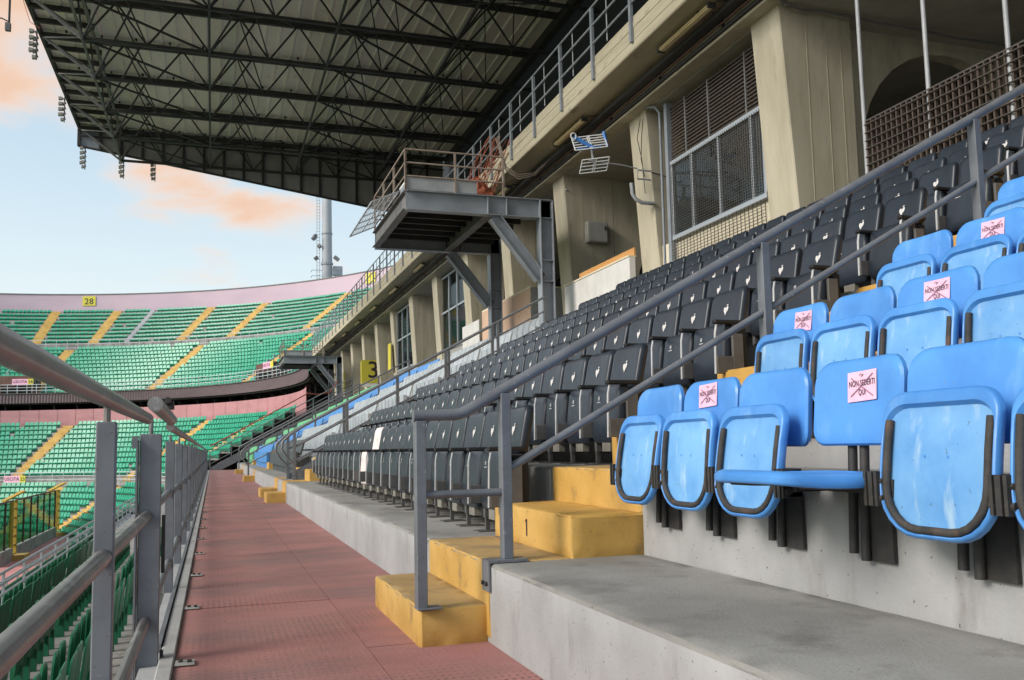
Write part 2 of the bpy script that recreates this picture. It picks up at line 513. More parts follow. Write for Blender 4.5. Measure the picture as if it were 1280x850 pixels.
def face_matrix(loc, xdir, ydir, sx=1.0, sy=1.0):
    x, y = Vector(xdir).normalized(), Vector(ydir).normalized()
    z = x.cross(y)
    x, y = x * sx, y * sy
    return Matrix(((x.x, y.x, z.x, loc[0]), (x.y, y.y, z.y, loc[1]), (x.z, y.z, z.z, loc[2]), (0, 0, 0, 1)))

ORD = ['first', 'second', 'third', 'fourth', 'fifth', 'sixth', 'seventh', 'eighth', 'ninth', 'tenth', 'eleventh', 'twelfth', 'thirteenth',
       'fourteenth', 'fifteenth', 'sixteenth', 'seventeenth', 'eighteenth', 'nineteenth', 'twentieth', 'twenty-first', 'twenty-second',
       'twenty-third', 'twenty-fourth', 'twenty-fifth', 'twenty-sixth', 'twenty-seventh', 'twenty-eighth', 'twenty-ninth', 'thirtieth'] + \
      ['thirty-' + w for w in ('first', 'second', 'third', 'fourth', 'fifth', 'sixth', 'seventh', 'eighth', 'ninth')] + ['fortieth'] + \
      ['forty-' + w for w in ('first', 'second', 'third', 'fourth', 'fifth', 'sixth', 'seventh', 'eighth', 'ninth')] + ['fiftieth'] + \
      ['fifty-' + w for w in ('first', 'second', 'third', 'fourth', 'fifth', 'sixth', 'seventh', 'eighth', 'ninth')] + ['sixtieth']

def rough_box(x0, x1, y0, y1, z0, z1, r=.012, chip=.012, cell=.09, seed=1):
    """box with worn, slightly chipped edges"""
    rg = random.Random(seed)
    def cuts_(a, b):
        n = max(1, int((b - a) / cell))
        return sorted({round(v, 4) for v in [a, a + r, b - r, b] + [a + (b - a) * i / n for i in range(1, n)]})
    C = (cuts_(x0, x1), cuts_(y0, y1), cuts_(z0, z1)); LO, HI = (x0, y0, z0), (x1, y1, z1)
    idx, b = {}, MB()
    def vert(p):
        if p in idx: return idx[p]
        ext = [i for i in range(3) if p[i] in (C[i][0], C[i][-1])]
        q = list(p)
        if len(ext) >= 2:
            k = r * .3 + (rg.random() ** 5) * chip + rg.uniform(0, .0015)
            for i in ext:
                q[i] += k if p[i] == C[i][0] else -k
        elif len(ext) == 1:
            i = ext[0]; q[i] += rg.uniform(-.0012, .0012)
        idx[p] = len(b.v); b.v.append(tuple(q)); return idx[p]
    for ax in range(3):
        u, w = (ax + 1) % 3, (ax + 2) % 3
        for side in (0, -1):
            for i in range(len(C[u]) - 1):
                for j in range(len(C[w]) - 1):
                    f = []
                    for (a, c) in ((0, 0), (1, 0), (1, 1), (0, 1)):
                        p = [0, 0, 0]; p[ax] = C[ax][side]; p[u] = C[u][i + a]; p[w] = C[w][j + c]
                        f.append(vert(tuple(p)))
                    b.f.append(tuple(f))
    return b

# ------------------------------------------------------------------ ground, pitch, path
X1, TD, Z1, TR, NT = 1.36, .88, .40, .45, 8          # first kerb face, tier depth, first tier height, tier rise, number of tiers
def tx(k): return X1 + TD * (k - 1)
def tz(k): return Z1 + TR * (k - 1)
Y_END = 54.0
GZ = -5.8

g = MB().box(-900, 900, -900, 900, GZ - .6, GZ - .02).build('ground', 'paving'); tag(g, kind='structure')
g = MB().box(-75, -13.0, -45, 92, GZ - .5, GZ + .004).build('pitch', 'grass'); tag(g, kind='structure')
g = MB().box(-12.98, -8.2, -20, 100, GZ - .5, GZ + .008).build('perimeter_path', 'pink_path'); tag(g, kind='structure')

# ------------------------------------------------------------------ walkway with rubber mats
walk = structure('walkway')
MB().box(-.24, X1, -6, Y_END, -.5, -.012).build('walkway_slab', 'concrete_top', walk)
MB().box(-.235, -.165, -6, Y_END, -.012, .018).build('edge_kerb', 'concrete_face', walk, bevel=.006)
cuts = [-5.5, -2.9, -.2, 3.1, 6.18, 9.2, 13.1, 16.3, 19.8, 23, 26.5, 30, 34, 38, 42, 46, 50, Y_END]
cuts2 = [-5.5, -1.5, 2.2, 4.62, 6.20, 10.4, 14.9, 18.0, 22.4, 26, 31, 36, 41, 46, 50, Y_END]
for cx0, cx1, cc in ((-.16, .752, cuts), (.757, X1, cuts2)):
    for a, b in zip(cc, cc[1:]):
        mb = MB(); n = max(2, int((b - a) / .45))
        zz = [random.uniform(-.002, .002) for _ in range(n + 1)]; zz[0] = random.uniform(0, .006); zz[-1] = random.uniform(0, .004)
        V, F = [], []
        for i in range(n + 1):
            y = a + .003 + (b - a - .006) * i / n
            V += [(cx0, y, -.012), (cx0, y, zz[i]), (cx1, y, zz[i] * .6), (cx1, y, -.012)]
        for i in range(n):
            for k in range(3):
                F.append((4 * i + k, 4 * i + k + 1, 4 * i + 5 + k, 4 * i + 4 + k))
        F += [(0, 1, 2, 3), (4 * n, 4 * n + 1, 4 * n + 2, 4 * n + 3)]
        mb.add(V, F).build('rubber_mat', 'red_rubber', walk)
# bolted fixing plates along the fence
pl = MB().box(-.045, .045, -.055, .055, 0, .004).mesh('fixing_plate', 'cabinet_grey', bevel=.001)
bo = MB().tube([(0, 0, .004), (0, 0, .016)], .011, 6).mesh('bolt', 'black_iron')
for i in range(28):
    y = 4.62 + 1.62 * i - (.0 if i < 1 else .02)
    p = link('fixing_plate', pl, walk, (-.115, y, .0065))
    if i < 8:
        link('bolt', bo, p, (.02, .0, 0)); link('bolt', bo, p, (-.02, .015, 0))

# ------------------------------------------------------------------ concrete terrace
def slab(name, x0, x1, y0, y1, z0, z1, parent, bevel=.018, m_top='concrete_top', m_face='concrete_face'):
    if y0 < 6 and z1 < 1.0:
        me = rough_box(x0, x1, y0, y1, z0, z1, .016, .014, .10, int(z1 * 100)).mesh(name, m_face, 45)
    else:
        me = MB().box(x0, x1, y0, y1, z0, z1).mesh(name, m_face, bevel=bevel, seg=2)
    me.materials.append(M[m_top])
    for p in me.polygons:
        if p.normal.z > .1:
            p.material_index = 1
    return link(name, me, parent)
terrace = structure('seating_terrace')
SECT = [-5.0, 5.86, 17.85, 31.4, 43.4, Y_END]
for k in range(1, NT + 1):
    for a, b in zip(SECT, SECT[1:]):
        slab('terrace_step', tx(k) + .0006 * k, tx(k) + TD, a + .004, b - .004, tz(k) - .55, tz(k), terrace)
slab('rear_floor', tx(NT) + TD, 16, -5, Y_END + 21, 2.9, 3.98, terrace, m_face='concrete_beige')

# ------------------------------------------------------------------ yellow stairs
def staircase(y0, y1, label, first=True):
    t = thing('concrete_staircase', label, 'staircase', (X1, (y0 + y1) / 2, 0), 'painted stairs up the terrace')
    h = (y1 - y0) / 2
    def st(x0, x1, a, b, z0, z1, bev=.014):
        if y0 < 6 and z1 < 1.5:
            so = rough_box(x0 - X1, x1 - X1, a, b, z0, z1, .013, .016, .07, int(z1 * 991)).build('step', 'yellow_paint', t, smooth=45)
            so.data.materials.append(M['yellow_tread'])
            for p_ in so.data.polygons:
                if p_.normal.z > .8: p_.material_index = 1
        else:
            MB().box(x0 - X1, x1 - X1, a, b, z0, z1).build('step', 'yellow_paint', t, bevel=bev, seg=2)
    st(1.0, X1 + .01, -h + .06, h + .02, -.015, .19)
    for k in range(1, NT + 1):
        zlo = tz(k) - TR + (.0 if k > 1 else .03)
        st(tx(k) - .006, tx(k) + .455, -h, h, max(zlo, .02) + (.0 if k == 1 else .01), tz(k) + .005, .02)
        if k < NT:
            st(tx(k) + .45, tx(k + 1) + .02, -h, h, tz(k) - .02, tz(k) + .225)
    return t
STAIRS = [(4.45, 5.80), (17.95, 18.95), (20.3, 21.35), (31.5, 32.6), (43.5, 44.6)]
LBL = ['worn yellow painted concrete stairs between the blue and black seats', 'yellow painted concrete stairs at the far end of the black seats',
       'yellow painted concrete stairs just past the double grey handrails', 'yellow painted concrete stairs beyond the grey seats',
       'farthest yellow painted concrete stairs along the red walkway']
for (a, b), l in zip(STAIRS, LBL):
    s = staircase(a, b, l)
    if a < 5:
        mark = MB().box(-.002, 0, -.006, .006, -.05, .05).build('number_mark', 'ink', s, loc=(tx(1) + .447 - X1, .02, tz(1) + .11))
        MB().bar((0, .0, .05), (0, .018, .035), .003, .008).build('number_mark', 'ink', s, loc=(tx(1) + .446 - X1, .02, tz(1) + .11))

# ------------------------------------------------------------------ handrail on the near stairs
HY = 4.50
hr = thing('handrail', 'grey painted steel handrail climbing beside the blue seats', 'handrail', (1.0, HY, .19))
B = Vector((1.0, HY, .19))
def L(*p): return Vector(p) - B
def rail_z(x): return 1.303 + .5465 * (x - 1.47)
def mid_z(x): return .907 + .545 * (x - 1.53)
XE = 8.2
MB().tube([L(.975, HY, 1.168), L(1.195, HY, 1.172), L(1.225, HY, 1.177), L(1.26, HY, 1.19), L(XE, HY, rail_z(XE))], .031, 14).build('top_rail', 'steel_paint', hr, smooth=40)
px = [1.008, 1.468, 3.125, 4.835, 6.55, 8.2]
for i, x in enumerate(px):
    zt = 1.14 if i == 0 else rail_z(x) - .02
    zb = .192 if i == 0 else (tz(1) + .016 if i == 1 else tz(int((x - X1) / TD) + 1) + .006)
    MB().box(-.027, .027, -.034, .034, zb - B.z, zt - B.z).build('post', 'steel_paint', hr, bevel=.004, loc=(x - B.x, 0, 0))
MB().box(-.03, .1, -.05, .05, 0, .008).build('base_plate', 'steel_paint', hr, loc=(.01, 0, .002), bevel=.002)
bp = MB().box(-.115, .1, -.06, .06, .405 - .19, .418 - .19).box(-.115, -.105, -.06, .06, .26 - .19, .405 - .19).build('base_plate', 'steel_paint', hr, loc=(.46, -.01, 0))
for dy in (-.03, .03):
    MB().tube([(-.118, dy, .30 - .19), (-.128, dy, .30 - .19)], .012, 6).build('bolt', 'black_iron', bp)
MB().tube([L(1.03, HY, .762), L(1.46, HY, .762)], .021, 10).build('cross_bar', 'steel_paint', hr, smooth=40)
MB().tube([L(1.49, HY, mid_z(1.49)), L(XE, HY, mid_z(XE))], .022, 10).build('lower_rail', 'steel_paint', hr, smooth=40)

# ------------------------------------------------------------------ fence on the pitch side of the walkway
FX = -.30
fn_ = thing('fence', 'grey steel fence with round rails along the red walkway', 'fence', (FX, 4.7, 0))
def F(*p): return Vector(p) - Vector((FX, 4.7, 0))
MB().tube([F(FX, -2.0, 1.160), F(FX, 4.62, 1.170)], .0275, 18).build('top_rail', 'galvanised', fn_, smooth=40)
MB().tube([F(FX + .01, 5.05, 1.262), F(FX + .01, 6.95, 1.245)], .040, 18).build('top_rail', 'galvanised', fn_, smooth=40)
MB().tube([F(FX, 7.0, 1.195), F(FX, 30, 1.17), F(FX, Y_END - .1, 1.15)], .030, 12).build('top_rail', 'galvanised', fn_, smooth=40)
py = [-2.3, .3, 2.9, 4.72, 7.1] + [7.1 + 1.8 * i for i in range(1, 27)]
for a, b, z, r_ in ((-2.0, 4.7, .702, .025), (4.75, 7.2, .715, .025), (7.2, Y_END - .1, .70, .024), (-2.0, 4.7, .20, .024), (7.2, Y_END - .1, .22, .024), (4.75, 7.2, .21, .024)):
    MB().tube([F(FX, a, z), F(FX, (a + b) / 2, z), F(FX, b, z)], r_, 14).build('rail', 'galvanised' if b < 5 else 'steel_paint', fn_, smooth=40)
for i, y in enumerate(py):
    if y > Y_END - .2: break
    w = (.056 if i < 3 else .066) if i != 3 else .10
    d = .02
    zt = 1.098 if i < 4 else 1.09
    po = MB().box(-w / 2, w / 2, -d, d, -.4, zt).build('post', 'steel_paint', fn_, bevel=.004, loc=F(FX + (.012 if i == 3 else 0), y, 0))
    if i < 12:
        MB().tube([(0, 0, zt - .002), (0, 0, zt + (.07 if i == 3 else .05))], .010, 8).build('pin', 'galvanised', po)
    if i == 3:
        MB().box(-.064, -.056, -.05, .05, -.4, zt - .03).build('gate_stile', 'steel_paint', po)
        MB().box(.054, .07, .02, .05, .42, .70).build('hinge', 'black_iron', po)
        MB().box(.054, .07, .02, .05, -.15, .05).build('hinge', 'black_iron', po)
        MB().box(-.085, -.055, -.03, -.022, zt - .07, zt - .01).build('lug', 'steel_paint', po)
MB().box(-.012, .012, 0, Y_END - 5.2, -.03, .03).build('edge_angle', 'steel_paint', fn_, loc=F(-.252, 5.0, 0))
MB().box(-.03, .03, -.06, .10, .0, .05).tube([(0, .06, .03), (0, -.14, .05)], .020, 8).build('latch', 'black_iron', fn_, loc=F(FX + .03, 6.1, 1.285))

# ------------------------------------------------------------------ double handrails and panels at the far end of the black seats
def stair_barrier(y, label, x0, x1, z0, loop, panel, m='steel_paint', cat='handrail'):
    t = thing('stair_barrier', label, cat, (x0, y, z0), 'sloping handrails across the terrace')
    sl = TR / TD * 1.04
    def z(x): return z0 + (x - x0) * sl
    o_ = Vector((x0, y, z0))
    def P(x, zz): return Vector((x, y, zz)) - o_
    if loop:
        top = [P(x0 + .0, z(x0) + .28), P(x0 - .16, z(x0) + .46), P(x0 - .26, z(x0) + .62), P(x0 - .24, z(x0) + .78), P(x0 - .08, z(x0) + .93), P(x0 + .2, z(x0 + .2) + 1.0), P(x1, z(x1) + 1.0), P(x1, z(x1) + .5)]
    else:
        top = [P(x0, z(x0) + .5), P(x0, z(x0) + 1.0), P(x1, z(x1) + 1.0)]
    MB().tube(top, .028, 10).build('top_rail', m, t, smooth=50)
    for hh in (.33, .66):
        MB().tube([P(x0, z(x0) + hh), P(x1, z(x1) + hh)], .02, 8).build('rail', m, t, smooth=50)
    n = int((x1 - x0) / 1.05)
    for i in range(n + 1):
        x = x0 + (x1 - x0) * i / n
        MB().box(-.03, .03, -.03, .03, -.1, 1.0).build('post', m, t, loc=P(x, z(x) - .0))
    if panel:
        MB().prism([(0, -.35), (x1 - x0, z(x1) - z0 - .35), (x1 - x0, z(x1) - z0 + .12), (0, .12)], -.02, .02).build('kick_panel', m, t)
    return t
stair_barrier(19.15, 'near grey handrail with looped end past the black seats', 1.62, 6.0, .42, True, True)
stair_barrier(19.95, 'far grey handrail with looped end past the black seats', 1.55, 7.6, .38, True, True)
stair_barrier(32.9, 'grey handrail between the grey and the blue seats far along', 1.2, 7.0, .25, True, False)
stair_barrier(45.0, 'grey handrail beside the far green seats', 1.2, 7.0, .25, False, False)
t = stair_barrier(Y_END + .15, 'rust red topped railing rising from the end of the walkway', -.15, 8.0, .02, False, True, cat='railing')
t2 = thing('sloping_wall', 'grey concrete kerb wall rising at the end of the walkway', 'wall', (-.15, Y_END + .5, 0))
MB().prism([(0, -.3), (8.2, 3.9), (8.2, 4.5), (.5, .42), (0, .1)], -.12, .12).build('wall_body', 'concrete_face', t2)
MB().tube([(0, 0, 1.35), (3, 0, 3.0), (5.5, 0, 4.4), (6.1, .4, 4.35), (6.9, .8, 4.5), (7.4, 1.0, 5.2)], .035, 8).build('cable', 'cable_red', t, smooth=60)

# ------------------------------------------------------------------ blue folding seats
def blue_back_fn(x, y, z):
    return (x + .10 * z - .022 * (y / .22) ** 2 + .004, y, z)
def blue_pan_fn(x, y, z):
    return (x + .05 * z * z / .05 * .22, y, z)
BP_OUT = rounded_rect(.455, .455, (.155, .085), 6)
me_pan = pad(BP_OUT, [(.15, .010), (.05, .010), (.045, .014), (.022, .012), (.008, .004), (0, -.006), (0, -.024), (.003, -.031), (.009, -.034), (.013, -.032, -.014), (.017, -.016, -.018), (.045, -.010, -.018), (.10, -.018, -.01), (.16, -.021, -.005)], blue_pan_fn).mesh('seat_pan', 'blue_plastic', 40)
me_pan.materials.append(M['blue_faded'])
_n = len(me_pan.vertices) // 14
for p in me_pan.polygons:                                # the recessed underside is faded
    if all(v >= 10 * _n for v in p.vertices):
        p.material_index = 1
BB_OUT = rounded_rect(.465, .315, (.055, .085), 5)
me_back = pad(BB_OUT, [(.13, .02), (.04, .02), (.01, .014), (0, .004), (0, -.012), (.008, -.022), (.03, -.026), (.08, -.024), (.14, -.022)], blue_back_fn).mesh('backrest', 'blue_plastic', 40)
def u_frame():
    w, h, rr, x = .455 / 2 - .030, .455 / 2 - .026, .135, -.026
    pts = [(x, -w, h - .065), (x, -w, .04), (x, -w, -h + rr)]
    for k in range(1, 7):
        a = R(180 + 90 * k / 6); pts.append((x, -w + rr + rr * math.cos(a), -h + rr + rr * math.sin(a)))
    for k in range(0, 6):
        a = R(270 + 90 * k / 6); pts.append((x, w - rr + rr * math.cos(a), -h + rr + rr * math.sin(a)))
    pts += [(x, w, -h + rr), (x, w, .04), (x, w, h - .065)]
    return MB().tube([blue_pan_fn(*p) for p in pts], .0128, 8).mesh('frame_tube', 'rusty_iron', 50)
me_uf = u_frame()
me_rv = MB().tube([(-.017, -.045, .02), (-.0225, -.045, .02)], .005, 8).tube([(-.017, .045, .022), (-.0225, .045, .022)], .005, 8).mesh('rivet', 'blue_plastic')
me_hinge = MB().box(-.055, .03, -.020, -.008, -.055, .055).box(-.055, .03, .008, .020, -.055, .055).box(-.03, .02, -.02, .02, -.05, -.035).box(.0, .03, -.02, .02, -.05, .05).tube([(-.035, -.032, -.03), (-.035, .032, -.03)], .014, 8).tube([(-.035, -.03, .025), (-.035, .03, .025)], .010, 6).mesh('hinge', 'black_iron')
me_brk = MB().box(-.02, -.006, -.12, .0, -.11, .10).tube([(-.035, .0, -.11), (-.012, .0, .36)], .017, 8).tube([(-.035, .062, -.09), (-.012, .062, .36)], .017, 8).mesh('mounting_bracket', 'black_iron', 50, bevel=0)
me_arm = MB().box(-.19, 0, -.21, -.18, -.03, .03).box(-.19, -.02, .18, .21, -.03, .03).box(-.06, -.03, -.2, .2, -.03, .03).mesh('cross_arm', 'black_iron')

def sticker_meshes():
    w, h = .152, .108
    def fn(x, y, z): return blue_back_fn(x, y, z)
    V, F = [], []
    for i in range(5):
        for j in range(3):
            y, z = -w / 2 + w * i / 4, -h / 2 + h * j / 2
            V.append((0, y, z))
    for i in range(4):
        for j in range(2):
            F.append((i * 3 + j, i * 3 + j + 1, i * 3 + j + 4, i * 3 + j + 3))
    st = MB().add(V, F)
    txt = []
    def put(me, oy, oz, sc=1.0, sz=1.0):
        vs_ = [(-.0022, oy - v.co.x * sc, oz + v.co.y * sz) for v in me.vertices]
        txt.append((vs_, [tuple(p.vertices) for p in me.polygons]))
    put(text_mesh('NON SEDERTI', .0175, 'ink'), 0, .010, 1.0, 1.75)
    put(text_mesh('QUI', .0175, 'ink'), 0, -.023, 1.0, 1.75)
    ring = MB()
    ring.tube([(0, .006 + .0055 * math.cos(a), .0385 + .0055 * math.sin(a)) for a in [R(30 * k) for k in range(10)]], .0009, 4)
    ring.bar((0, -.0, .036), (0, -.006, .042), .002)
    ink = MB()
    for vs_, fs_ in txt: ink.add(vs_, fs_)
    ink.add([(-.002 + 0 * v[0], v[1], v[2]) for v in ring.v], ring.f)
    crs = MB()
    for s in (1, -1):
        a, b = (-.058, -.040 * s), (.058, .034 * s)
        d = Vector((b[0] - a[0], b[1] - a[1])).normalized(); nrm = Vector((-d.y, d.x)) * .0019
        crs.add([(-.0016, a[0] + nrm.x, a[1] + nrm.y), (-.0016, a[0] - nrm.x, a[1] - nrm.y), (-.0016, b[0] - nrm.x, b[1] - nrm.y), (-.0016, b[0] + nrm.x, b[1] + nrm.y)], [(0, 1, 2, 3)])
    return st, ink, crs
_st, _ink, _crs = sticker_meshes()
_ink.v = [(x, y * 1.18, z) for x, y, z in _ink.v]
def on_back(mb, oy, oz, dx, tilt):
    V = []
    c, s = math.cos(tilt), math.sin(tilt)
    for x, y, z in mb.v:
        y, z = y * c - z * s + oy, y * s + z * c + oz
        V.append(blue_back_fn(x + dx, y, z))
    b = MB(); b.v, b.f = V, mb.f
    return b

def blue_seat(loc, label, folded=True, sticker=None, k=0):
    t = thing('stadium_chair', label, 'seat', loc, 'blue plastic folding seats')
    link('mounting_bracket', me_brk, t, (0, .01, .28))
    link('cross_arm', me_arm, t, (0, 0, .44))
    for s in (-1, 1):
        link('hinge', me_hinge, t, (-.165, s * .238, .44))
    rz = random.uniform(-.008, .008)
    if folded:
        tilt = R(8) + random.uniform(-.05, .05)
        mx = Matrix.Translation((-.165, 0, .52)) @ Matrix.Rotation(tilt, 4, 'Y')
    else:
        mx = Matrix.Translation((-.315, 0, .475)) @ Matrix.Rotation(R(-88), 4, 'Y')
    p = link('seat_pan', me_pan, t, matrix=mx)
    link('frame_tube', me_uf, p)
    link('rivet', me_rv, p)
    b = link('backrest', me_back, t, (-.02, rz, .735))
    if not sticker: b.rotation_euler = (random.uniform(-.01, .01), random.uniform(-.03, .03), random.uniform(-.02, .02))
    if sticker:
        oy, oz, ti = sticker
        s = on_back(_st, oy, oz, -.0285, ti).build('sticker', 'sticker_pink', t, loc=(-.02, rz, .735))
        on_back(_ink, oy, oz, -.0285, ti).build('lettering', 'ink', s)
        on_back(_crs, oy, oz, -.0292, ti).build('crossing_out', 'cross_ink', s)
    return t
BPITCH = .497
STK = {(1, 1): (.03, .085, -.05), (1, 3): (-.02, .055, -.04), (2, 0): (-.03, .07, .05), (2, 2): (.0, .07, .0), (3, 1): (-.01, .07, .03), (3, 3): (.01, .06, -.03), (4, 0): (-.05, .07, .04), (4, 3): (0, .06, 0), (5, 1): (.0, .07, .02)}
for r_ in range(1, 7):
    for i in range(-0, 8 if r_ > 1 else 6):
        y = 4.125 - BPITCH * i
        extra = ' with a pink notice' if (r_, i) in STK else ''
        if (r_, i) == (1, 3):
            lab = 'blue seat folded down with a pink notice on its back, front row'
        else:
            lab = f'blue folding seat{extra}, {ORD[r_ - 1]} row up, {ORD[i]} from the handrail'
        blue_seat((tx(r_ + 1), y, tz(r_)), lab, (r_, i) != (1, 3), STK.get((r_, i)))

# ------------------------------------------------------------------ black upholstered seats
def bk_back(x, y, z): return (x + .20 * z - .018 * (y / .22) ** 2, y, z)
def bk_pan(x, y, z):
    return (x + .10 * z + (.9 * (z + .08) ** 2 if z < -.08 else 0) + (.8 * (z - .12) ** 2 if z > .12 else 0), y, z)
me_kb = pad(rounded_rect(.446, .33, (.04, .06), 4), [(.13, .034), (.03, .036), (.008, .030), (0, .014), (0, -.012), (.004, -.026), (.016, -.036), (.04, -.040), (.14, -.040)], bk_back).mesh('backrest', 'black_leather', 45)
me_kp = pad(rounded_rect(.462, .43, (.05, .04), 3), [(.14, .04), (.03, .04), (.006, .034), (0, .02), (0, -.02), (.006, -.032), (.03, -.040), (.08, -.042), (.14, -.042)], bk_pan).mesh('seat_pan', 'black_leather', 45)
def emblem():
    """white crest: bird head over a pointed shield, cut into strokes"""
    b = MB()
    x = -.0455
    def poly(pts): b.add([bk_back(x, -p[0], p[1]) for p in pts], [tuple(range(len(pts)))])
    s = .0112
    def q(*pp): poly([(a * s, c * s - .005) for a, c in pp])
    q((-2.7, 2.2), (-1.5, 3.0), (-1.0, 2.8), (-.95, -1.9), (-1.7, -.9), (-2.5, .5))
    q((-.75, 2.7), (.1, 2.3), (.75, 2.9), (.8, -1.0), (-.2, -2.9), (-.7, -2.3))
    q((1.0, 3.1), (2.0, 3.4), (2.9, 2.7), (2.6, .9), (1.8, -.3), (1.05, -.75))
    q((.3, 3.4), (1.6, 3.9), (2.6, 4.2), (1.9, 4.8), (.9, 4.5))
    return b.mesh('emblem', 'emblem_white')
me_em = emblem()
def pan_mark():
    b = MB(); x = -.0475
    def ringp(r0, r1):
        n = 12
        V = [bk_pan(x, .085 + r0 * math.cos(2 * math.pi * i / n), .115 + r0 * math.sin(2 * math.pi * i / n)) for i in range(n)] + [bk_pan(x, .085 + r1 * math.cos(2 * math.pi * i / n), .115 + r1 * math.sin(2 * math.pi * i / n)) for i in range(n)]
        b.add(V, [(i, (i + 1) % n, (i + 1) % n + n, i + n) for i in range(n)])
    ringp(.009, .015); ringp(.001, .005)
    for z0, z1, w in ((.083, .089, .03),):
        b.add([bk_pan(x, .085 - w, z0), bk_pan(x, .085 + w, z0), bk_pan(x, .085 + w, z1), bk_pan(x, .085 - w, z1)], [(0, 1, 2, 3)])
    return b.mesh('print_mark', 'seat_strip')
me_mk = pan_mark()
me_sf = MB().box(.02, .11, -.014, .014, .08, .50).box(-.118, .02, -.014, .014, .20, .33).mesh('side_frame', 'seat_metal', bevel=.004)
me_ss = MB().prism([(-.130, .20), (-.124, .20), (-.116, .50), (-.102, .57), (-.108, .572), (-.123, .5)], -.010, .010).mesh('trim_strip', 'seat_strip')
me_ar = MB().box(-.13, .13, -.026, .026, .57, .60).mesh('arm_pad', 'black_rubber', bevel=.008)
me_lg = MB().box(.0, .03, -.012, .012, 0, .16).box(-.07, .12, -.07, .07, 0, .008).box(-.02, .09, -.06, -.02, .1, .2).mesh('leg', 'seat_metal')
me_un = MB().box(-.03, .02, -.07, .07, .10, .20).mesh('under_tray', 'seat_base')
me_hs = MB().box(.085, .14, -.22, .22, .20, .55).mesh('back_shell', 'black_rubber', bevel=.01)
def black_seat_parts(t, pale=False):
    mb_, mp_ = me_kb, me_kp
    b = link('backrest', mb_, t, (.185, 0, .715))
    link('emblem', me_em, b)
    mx = Matrix.Translation((.0, 0, .375))
    p = link('seat_pan', mp_, t, matrix=mx)
    link('print_mark', me_mk, p)
    link('back_shell', me_hs, t, (.03, 0, 0))
    s = link('side_frame', me_sf, t, (.0, -.25, 0))
    link('trim_strip', me_ss, s)
    link('arm_pad', me_ar, s)
    link('leg', me_lg, t, (.0, -.25, 0))
    link('under_tray', me_un, t)
proto = thing('upholstered_chair', 'x', 'seat', (0, 0, 0), 'black upholstered folding seats')
black_seat_parts(proto)
SP, SY0 = .50, 5.93
NSEAT = 23
me_pale_b = me_kb.copy(); me_pale_b.materials.clear(); me_pale_b.materials.append(M['white_cover'])
me_pale_p = me_kp.copy(); me_pale_p.materials.clear(); me_pale_p.materials.append(M['white_cover'])
first = True
for k in range(1, NT + 1):
    for i in range(NSEAT):
        loc = (tx(k) + .5, SY0 + SP * i, tz(k))
        if first:
            o = proto; o.location = loc; first = False
        else:
            o = copy_tree(proto, loc)
        o['label'] = f'black padded folding seat, {ORD[k - 1]} row up, {ORD[i]} from the near yellow stairs'
        for ch in o.children:                              # folded pans never hang exactly alike
            if ch.name.startswith('seat_pan'):
                ch.rotation_euler = (random.uniform(-.008, .008), random.uniform(-.05, .07), random.uniform(-.015, .015))
            if ch.name.startswith('backrest'):
                ch.rotation_euler = (random.uniform(-.008, .008), random.uniform(-.035, .035), random.uniform(-.015, .015))
        if k == 1 and i == 11:
            o['label'] = 'seat with pinkish white covers among the black seats, front row'
            for ch in o.children:
                if ch.name.startswith('backrest'):
                    ch.data = me_pale_b
                if ch.name.startswith('seat_pan'):
                    ch.data = me_pale_p

# ------------------------------------------------------------------ seats of the farther blocks
def simple_seat(mat_name, nm):
    b = MB()
    b.box(-.03, .06, -.22, .22, .20, .58)
    b.prism([(.10, .52), (.14, .50), (.24, .86), (.20, .87)], -.23, .23)
    b.box(.06, .10, -.2, .2, .0, .5)
    return b.mesh(nm, mat_name, bevel=0)
def block(y0, y1, mat_name, colour, rows, where, gap=.5):
    nm = colour.split()[-1] + '_chair'
    me = simple_seat(mat_name, nm)
    n = int((y1 - y0) / gap)
    for k in rows:
        for i in range(n):
            o = link(nm, me, None, (tx(k) + .5, y0 + gap * (i + .5), tz(k)))
            tag(o, f'{colour} plastic seat {where}, {ORD[k - 1]} row up, {ORD[i]} along', 'seat', f'{colour} plastic seats {where}')
block(21.7, 31.2, 'darkgrey_plastic', 'dark grey', (1,), 'past the double handrails')
block(21.7, 31.2, 'grey_plastic', 'light grey', range(2, 9), 'past the double handrails')
block(33.1, 43.2, 'blue_plastic', 'blue', range(1, 9), 'beyond the grey seats')
block(45.3, 53.6, 'pale_green_plastic', 'green', range(1, 9), 'near the end of the walkway')

# ------------------------------------------------------------------ green seats of the lower stand, seen from behind
def green_seat_mesh(m):
    b = MB()
    out = rounded_rect(.45, .60, (.03, .07), 4)
    pb = pad(out, [(.12, .012), (.02, .012), (0, .004), (0, -.010), (.02, -.016), (.12, -.016)], lambda x, y, z: (x + .10 * z - .10 * (y * y), y, z), 2)
    b.add([(x, y, z + .50) for x, y, z in pb.v], pb.f)
    pp = pad(rounded_rect(.36, .44, (.08, .12), 4), [(.1, .010), (.02, .010), (0, .002), (0, -.018), (.02, -.022), (.1, -.022)], None, 2)
    b.add([(x - .14 + .05 * z, y, z + .62) for x, y, z in pp.v], pp.f)
    b.box(-.12, .02, -.03, .03, .0, .3)
    return b.mesh('green_seat', m, 40)
LX = [-1.30, -2.35, -3.40]
LZ = [-1.74, -2.02, -2.30]
low = structure('lower_terrace')
MB().box(-1.85, -.3, -4, 75, -4, LZ[0]).build('terrace_step', 'concrete_top', low, bevel=.015)
MB().box(-2.90, -1.85, -4, 75, -4, LZ[1]).build('terrace_step', 'concrete_top', low, bevel=.015)
MB().box(-4.0, -2.90, -4, 75, -4, LZ[2]).build('terrace_step', 'concrete_top', low, bevel=.015)
